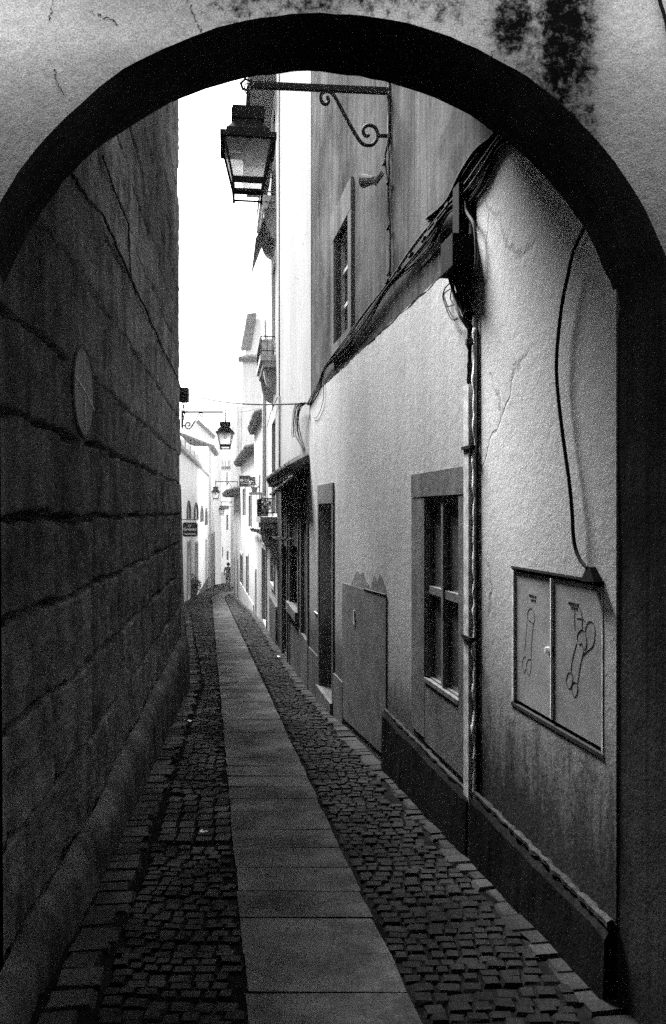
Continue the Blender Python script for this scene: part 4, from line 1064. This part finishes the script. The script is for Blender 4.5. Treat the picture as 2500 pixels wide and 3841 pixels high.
l4 = thing('quoin_house', 'house corner of rough grey stone blocks at the far left bend', 'house', L4.pt(4, gz(60)))
mb = MB(); L4.front(mb, 0, L4.L, -5.5, 6.2, [], 0.05, back=1.0); mb.build('wall', 'far', l4)
mb = MB(); zz = -5; k = 0
while zz < -.2:
    h_ = random.uniform(.42, .6); L4.slab(mb, .0, L4.L * .96, zz + .02, zz + h_ - .02, .04, .09 + random.uniform(0, .03)); zz += h_
mb.build('stonework', 'ashlar', l4)
mb = MB(); L4.slab(mb, .2, 2.2, -.2, 6.1, .05, .075); mb.build('corner_strip', 'frame2', l4)
eave(L4, l4, 0, L4.L, 6.2, .35, .9, 2)
e1 = thing('end_house', 'pale house with rows of slim windows closing the view at the bend', 'house', EN.pt(3.5, gz(72)))
hs = [EN.rect(*q) + (.12,) for q in ((816, 823, 1925, 1983), (850, 857, 1931, 1987), (816, 822, 1758, 1806), (850, 855, 1772, 1822), (819.5, 823, 2050, 2092), (834.5, 838, 2050, 2092), (851, 858, 2066, 2100))]
hd = EN.rect(867, 874, 2082, 2190); hd = (hd[0], hd[1], gz(72) + .03, hd[3], .15)
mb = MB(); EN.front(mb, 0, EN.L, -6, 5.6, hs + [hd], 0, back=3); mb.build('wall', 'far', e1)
for q in hs: window(EN, q, e1, .08, 0, False)
door(EN, hd, e1, .1)
mb = MB(); EN.slab(mb, .1, EN.L, -6, gz(72) + .95, 0, .04); mb.build('base_course', 'farg', e1)
eave(EN, e1, -.2, EN.L, 5.6, .4, .8, 3, step=.25)
block('back_house', 'wide pale house front standing higher behind the house at the bend', 752, 893, 1600, 92, 4, 'far', None, ((818, 826, 1690, 1730),))
w, r_ = block('gable_house', 'pale gabled house with a dark sloping verge behind the arched house', 716, 806, 1640, 66, 4, 'far')
mb = MB(); P0 = Vector((742 - CX, 0, CY - 1578)) * (66 / F); P1 = Vector((806 - CX, 0, CY - 1640)) * (66 / F)
mb.tube([(P0.x, 65.9, P0.z + EYE), (P1.x, 65.9, P1.z + EYE)], .2, 4); mb.build('roof', 'tile', r_)
mb = MB(); X0 = (690 - CX) / F * 66; mb.add([(P0.x, 66.1, P0.z + EYE), (P1.x, 66.1, P1.z + EYE), (P1.x, 66.1, EYE), (X0, 66.1, EYE), (X0, 66.1, P0.z + EYE)], [(0, 1, 2, 3, 4)]); mb.add([(P0.x, 69, P0.z + EYE), (P1.x, 69, P1.z + EYE), (P1.x, 69, EYE), (X0, 69, EYE), (X0, 69, P0.z + EYE)], [(0, 1, 2, 3, 4)])
mb.build('gable', 'far', r_, fix=False)
tv = (882, 1500); p = Vector(((875 - CX) / F * 60, 60, EYE + (CY - 1640) * 60 / F))
wire('roof_mast', [p, p + Vector((0, 0, 2.9))], .03, 'cable2', 'thin bare mast rising from the roofs at the bend', 'mast')

# ------------------------------------------------------------------ signs
sg = thing('restaurant_sign', 'dark square restaurant sign with cut corners hanging on the left', 'sign', ((715 - CX) / F * 27, 27, EYE - 1.0))
Ys = 27.0; U = Ys / F
def sp_(x, y, dy=0.0): return Vector(((x - CX) * U, Ys + dy, EYE + (CY - y) * U))
def signplate(x0, x1, y0, y1, cut, mat, name, parent, d0, d1):
    o = [(x0 + cut, y0), (x1 - cut, y0), (x1, y0 + cut), (x1, y1 - cut), (x1 - cut, y1), (x0 + cut, y1), (x0, y1 - cut), (x0, y0 + cut)]
    mb = MB(); mb.v += [tuple(sp_(x, y, d0)) for (x, y) in o] + [tuple(sp_(x, y, d1)) for (x, y) in o]
    mb.f += [tuple(range(8)), tuple(range(8, 16))[::-1]] + [(i, (i + 1) % 8, 8 + (i + 1) % 8, 8 + i) for i in range(8)]
    return mb.build(name, mat, parent)
signplate(685, 743, 1957, 2014.5, 5, 'signw', 'border', sg, .0, .03); signplate(687, 741, 1959.5, 2012, 5, 'signd', 'face', sg, -.006, .036)
text_mesh('O', 14 * U, 'lettering', 'signw', sg, facing(sp_(712, 1972.5, -.009), (0, -1)), .002)
text_mesh('Grémio', 15.5 * U, 'lettering', 'signw', sg, facing(sp_(713, 1985, -.009), (0, -1)), .002)
text_mesh('Restaurante', 9 * U, 'lettering', 'signw', sg, facing(sp_(714, 2002, -.009), (0, -1)), .002)
mb = MB(); mb.tube([sp_(668, 1948.5), sp_(742, 1948.5)], .012, 6); mb.tube([sp_(700, 1948.5), sp_(700, 1958)], .006, 5); mb.tube([sp_(735, 1948.5), sp_(735, 1958)], .006, 5); mb.build('hanger', 'iron', sg)
Ys = 25.6; U = Ys / F
ca = thing('bank_sign', 'dark projecting sign with white letters CA on the right', 'sign', sp_(920, 1824))
mb = MB(); a, b = sp_(898, 1783), sp_(939, 1825); mb.box((a.x, Ys, b.z), (b.x, Ys + .12, a.z)); mb.build('sign_box', 'signg', ca)
mb = MB(); a, b = sp_(939.5, 1788), sp_(958, 1821); mb.box((a.x, Ys + .015, b.z), (b.x, Ys + .11, a.z)); mb.build('sign_arm', 'signg', ca)
text_mesh('CA', 14 * U, 'lettering', 'signw', ca, facing(sp_(928, 1801.5, -.003), (0, -1)), .002)
mb = MB(); c_ = [sp_(901 + 7 + 7 * math.cos(t) * (1 + .12 * math.cos(3 * t)), 1801 + 5 * math.sin(t), -.004) for t in [i * .4488 for i in range(14)]]
mb.add(c_, [tuple(range(14))]); mb.build('emblem', 'signw', ca, fix=False)
mb = MB(); a, b = sp_(907, 1811), sp_(938, 1813.5); mb.box((a.x, Ys - .004, b.z), (b.x, Ys, a.z)); mb.build('sign_line', 'signw', ca)
Ys = 57; U = Ys / F
mb = MB(); a, b = sp_(839, 1896), sp_(859, 1910); mb.box((a.x, Ys, b.z), (b.x, Ys + .06, a.z))
fs = thing('small_sign', 'small grey sign projecting behind the farthest lantern', 'sign', sp_(849, 1910)); mb.build('sign_panel', 'signg', fs)
mb = MB(); mb.tube([sp_(859, 1900, .03), sp_(880, 1900, .03)], .02, 5); mb.build('sign_arm', 'iron', fs)
# dark box and ironwork at the end of the granite wall, cable across the lane
Ys = 19.6; U = Ys / F
jx = thing('wall_box', 'dark box on the left house over the second lantern bracket', 'box', sp_(694, 1510))
mb = MB(); a, b = sp_(672, 1452), sp_(703.5, 1505); mb.box((a.x, Ys, b.z), (b.x, Ys + .25, a.z)); mb.build('case', 'boxdark', jx)
for L in (((690, 1505), (688, 1525), (690, 1545), (686, 1575)), ((698, 1505), (694, 1520), (700, 1535), (692, 1550)), ((684, 1505), (685, 1540), (684, 1580), (681, 1620))):
    mb = MB(); mb.tube(smoothp([sp_(x, y, .1) for (x, y) in L], 6, .01), .013, 5); mb.build('lead', 'cable', jx)
A_ = sp_(676, 1467, -.1); B_ = RW.px(1164, 1512, .06)
def span(A_, B_, sag, n=40): return [A_.lerp(B_, i / n) - Vector((0, 0, sag * 4 * (i / n) * (1 - i / n))) for i in range(n + 1)]
wire('span_cable', span(A_, B_, .13), .012, 'cable', 'slack black cable strung across the lane between left box and right corner')
wire('span_cable', span(sp_(700, 1478), R3.px(985, 1530, .1), .25), .005, 'cable2', 'very thin wire strung across the lane behind the slack cable')
wire('span_cable', [R2.px(1058, 1490, .08), R2.px(1035, 1545, .1), R3.px(1020, 1600, .1)], .008, 'cable', 'short slanting wire beside the pipe on the white wall')

# ------------------------------------------------------------------ person, plant, cycle, litter
def person(x, yfeet, Yd, H):
    X = (x - CX) / F * Yd; z = gz(Yd) + .005
    root = thing('person', 'person in dark t-shirt and light trousers walking away round the bend', 'person', (X, Yd, z))
    J = {'pel': (0, 0, .93), 'sp': (0, 0, 1.12), 'ch': (0, .01, 1.33), 'nk': (0, .02, 1.47), 'hd0': (0, .03, 1.57), 'hd': (0, .03, 1.68),
         'ls': (-.18, .01, 1.40), 'le': (-.25, -.03, 1.12), 'lw': (-.27, .04, .88), 'lh': (-.275, .07, .78), 'rs': (.18, .01, 1.40), 're': (.25, -.06, 1.13), 'rw': (.25, -.02, .90), 'rh': (.25, 0, .80),
         'lhip': (-.09, 0, .88), 'lk': (-.10, .10, .49), 'la': (-.10, -.02, .09), 'lt': (-.11, .14, .04), 'rhip': (.09, 0, .88), 'rk': (.09, .02, .48), 'ra': (.09, -.22, .13), 'rt': (.10, -.12, .03)}
    R_ = {'pel': .13, 'sp': .12, 'ch': .15, 'nk': .055, 'hd0': .075, 'hd': .095, 'ls': .07, 'rs': .07, 'le': .045, 're': .045, 'lw': .03, 'rw': .03, 'lh': .04, 'rh': .04, 'lhip': .095, 'rhip': .095, 'lk': .062, 'rk': .062, 'la': .042, 'ra': .042, 'lt': .04, 'rt': .04}
    E_ = [('pel', 'sp'), ('sp', 'ch'), ('ch', 'nk'), ('nk', 'hd0'), ('hd0', 'hd'), ('ch', 'ls'), ('ls', 'le'), ('le', 'lw'), ('lw', 'lh'), ('ch', 'rs'), ('rs', 're'), ('re', 'rw'), ('rw', 'rh'), ('pel', 'lhip'), ('lhip', 'lk'), ('lk', 'la'), ('la', 'lt'), ('pel', 'rhip'), ('rhip', 'rk'), ('rk', 'ra'), ('ra', 'rt')]
    def skin(edges, name, mat, grow=1.0, sub=2):
        ks = []
        for e in edges:
            for k in e:
                if k not in ks: ks.append(k)
        me = bpy.data.meshes.new(name); me.from_pydata([Vector(J[k]) * (H / 1.76) for k in ks], [(ks.index(a), ks.index(b)) for a, b in edges], [])
        o = bpy.data.objects.new(name, me); COL.objects.link(o)
        md = o.modifiers.new('s', 'SKIN'); sb = o.modifiers.new('u', 'SUBSURF'); sb.levels = sb.render_levels = sub
        for i, k in enumerate(ks): me.skin_vertices[0].data[i].radius = (R_[k] * grow,) * 2; me.skin_vertices[0].data[i].use_root = (i == 0)
        bpy.context.view_layer.update(); dg = bpy.context.evaluated_depsgraph_get()
        m2 = bpy.data.meshes.new_from_object(o.evaluated_get(dg)); bpy.data.objects.remove(o)
        m2.materials.clear(); m2.materials.append(M[mat]); m2.polygons.foreach_set('use_smooth', [True] * len(m2.polygons))
        r = bpy.data.objects.new(name, m2); COL.objects.link(r); r.parent = root; return r
    skin(E_, 'body', 'skin')
    skin([('pel', 'sp'), ('sp', 'ch'), ('ch', 'ls'), ('ch', 'rs'), ('ls', 'le'), ('rs', 're')], 'shirt', 'shirt', 1.22)
    skin([('pel', 'lhip'), ('lhip', 'lk'), ('lk', 'la'), ('pel', 'rhip'), ('rhip', 'rk'), ('rk', 'ra')], 'trousers', 'shorts', 1.17)
    mb = MB(); mb.lathe([(.03, .12), (.09, .09), (.115, .03), (.112, -.04), (.09, -.09)][::-1], 14, (0, .03 * H / 1.76, 1.70 * H / 1.76)); local(mb.build('hair', 'hair', smooth=True), root)
person(857, 2197, 61.5, 1.76)
for o_ in [o for o in bpy.data.objects if o.name == 'person']: o_.scale = (1.18, 1.18, 1.0)
pY = 39.0
plant(((722 - CX) / F * pY, pY, gz(pY)), 'dark bushy plant in a tub at the foot of the arched house', .38, .26, 420, .42, .75, leaf=.07)
def bicycle(loc, rz):
    root = thing('bicycle', 'bicycle leaning on the rough stone corner at the far left', 'bicycle', loc, rz)
    for x in (-.5, .5):
        mb = MB(); mb.tube([(x + .32 * math.cos(t), 0, .34 + .32 * math.sin(t)) for t in [i * math.pi / 12 for i in range(24)]], .02, 6, True)
        w_ = local(mb.build('wheel', 'cable', smooth=True), root)
        mb = MB()
        for i in range(10): t = i * math.pi / 5; mb.tube([(x, 0, .34), (x + .31 * math.cos(t), 0, .34 + .31 * math.sin(t))], .003, 4)
        local(mb.build('spokes', 'steelb'), w_)
    mb = MB()
    for a, b in (((-.5, 0, .34), (-.08, 0, .32)), ((-.08, 0, .32), (-.2, 0, .85)), ((-.2, 0, .8), (.33, 0, .82)), ((-.08, 0, .32), (.35, 0, .72)), ((-.5, 0, .34), (-.2, 0, .8)), ((.5, 0, .34), (.32, 0, .98))): mb.tube([a, b], .016, 6)
    local(mb.build('frame', 'signd'), root)
    mb = MB(); mb.box((-.32, -.06, .87), (-.08, .06, .92)); local(mb.build('saddle', 'cable'), root)
    mb = MB(); mb.tube([(.25, -.25, 1.0), (.32, -.1, 1.0), (.32, .1, 1.0), (.25, .25, 1.0)], .014, 6); local(mb.build('handlebar', 'iron'), root)
p = L4.pt(2.0, 0, .35); bicycle((p.x, p.y, gz(p.y)), math.atan2(L4.u.y, L4.u.x))
def scrap(x, y, s_, lab):
    Y = EYE * F / (y - 2120); X = (x - CX) / F * Y
    mb = MB(); N_ = 4
    for i in range(N_ + 1):
        for j in range(3): mb.v.append((X + s_ * (i / N_ - .5) + random.uniform(-.005, .005), Y + s_ * .7 * (j / 2 - .5) + random.uniform(-.006, .006), gz(Y) + .035 + random.uniform(0, .022)))
    for i in range(N_):
        for j in range(2): a = i * 3 + j; mb.f.append((a, a + 1, a + 4, a + 3))
    tag(center(mb.build('paper_scrap', 'paper', fix=False)), lab, 'litter', 'paper scraps on the street')
scrap(706, 2719, .07, 'crumpled white paper scrap on the kerb stones by the granite plinth')
scrap(766, 3147, .045, 'white paper scrap lying on the patch of larger setts')
scrap(1046, 2471, .06, 'white paper scrap on the cobbles by the right kerb')
mb = MB(); q = RW.px(1198, 2300, .03)
mb.tube([RW.px(1190, 2292, .034), RW.px(1207, 2306, .034)], .006, 4); tag(center(mb.build('white_mark', 'paper')), 'short white strip stuck on the wall left of the doorway', 'strip')

# ------------------------------------------------------------------ air, sky, sun, camera
HAZE = .0008
if HAZE:
    hm = bpy.data.materials.new('haze_air'); hm.use_nodes = True; nt = hm.node_tree; nt.nodes.clear()
    out = nt.nodes.new('ShaderNodeOutputMaterial'); pv = nt.nodes.new('ShaderNodeVolumePrincipled')
    pv.inputs['Color'].default_value = (1, 1, 1, 1); pv.inputs['Density'].default_value = HAZE; pv.inputs['Anisotropy'].default_value = .3
    nt.links.new(pv.outputs[0], out.inputs['Volume'])
    mb = MB(); mb.box((-150, -16, gz(75) - 1.2), (150, 410, 15)); tag(mb.build('haze', hm), 'pale haze in the lane', None, None, 'stuff')

SUN_EL, SUN_AZ = 54, 320     # degrees; azimuth measured clockwise from +Y
w = bpy.data.worlds.new('World'); S.world = w; w.use_nodes = True; nt = w.node_tree; nt.nodes.clear()
o = nt.nodes.new('ShaderNodeOutputWorld'); bg = nt.nodes.new('ShaderNodeBackground'); sk = nt.nodes.new('ShaderNodeTexSky'); bw = nt.nodes.new('ShaderNodeRGBToBW')
sk.sky_type = 'NISHITA'; sk.sun_disc = False; sk.sun_elevation = math.radians(SUN_EL); sk.sun_rotation = math.radians(SUN_AZ)
sk.air_density = 1.5; sk.dust_density = 5.0
nt.links.new(sk.outputs[0], bw.inputs[0]); nt.links.new(bw.outputs[0], bg.inputs[0]); bg.inputs[1].default_value = .05; nt.links.new(bg.outputs[0], o.inputs[0])
sd = bpy.data.lights.new('sun', 'SUN'); sd.energy = 2.5; sd.angle = math.radians(24); sd.color = (1, 1, 1)
so = bpy.data.objects.new('sun', sd); COL.objects.link(so)
az, el = math.radians(SUN_AZ), math.radians(SUN_EL)
dirv = Vector((math.sin(az) * math.cos(el), math.cos(az) * math.cos(el), math.sin(el)))      # towards the sun
so.rotation_euler = dirv.to_track_quat('Z', 'Y').to_euler(); so.location = (0, -5, 30)
cd_ = bpy.data.cameras.new('camera'); cam = bpy.data.objects.new('camera', cd_); COL.objects.link(cam); S.camera = cam
cam.location = (0, 0, EYE); cam.rotation_euler = (math.pi / 2, 0, 0)
cd_.sensor_fit = 'VERTICAL'; cd_.sensor_height = 36; cd_.lens = 36 * F / 3841; cd_.clip_start = .05; cd_.clip_end = 1500
S.view_settings.view_transform = 'Standard'; S.view_settings.look = 'None'; S.view_settings.gamma = 1; S.view_settings.exposure = 3.75
S.render.film_transparent = False; S.cycles.use_denoising = False
S.cycles.max_bounces = 6; S.cycles.diffuse_bounces = 3; S.cycles.volume_bounces = 1; S.cycles.transparent_max_bounces = 8; S.cycles.sample_clamp_indirect = .12
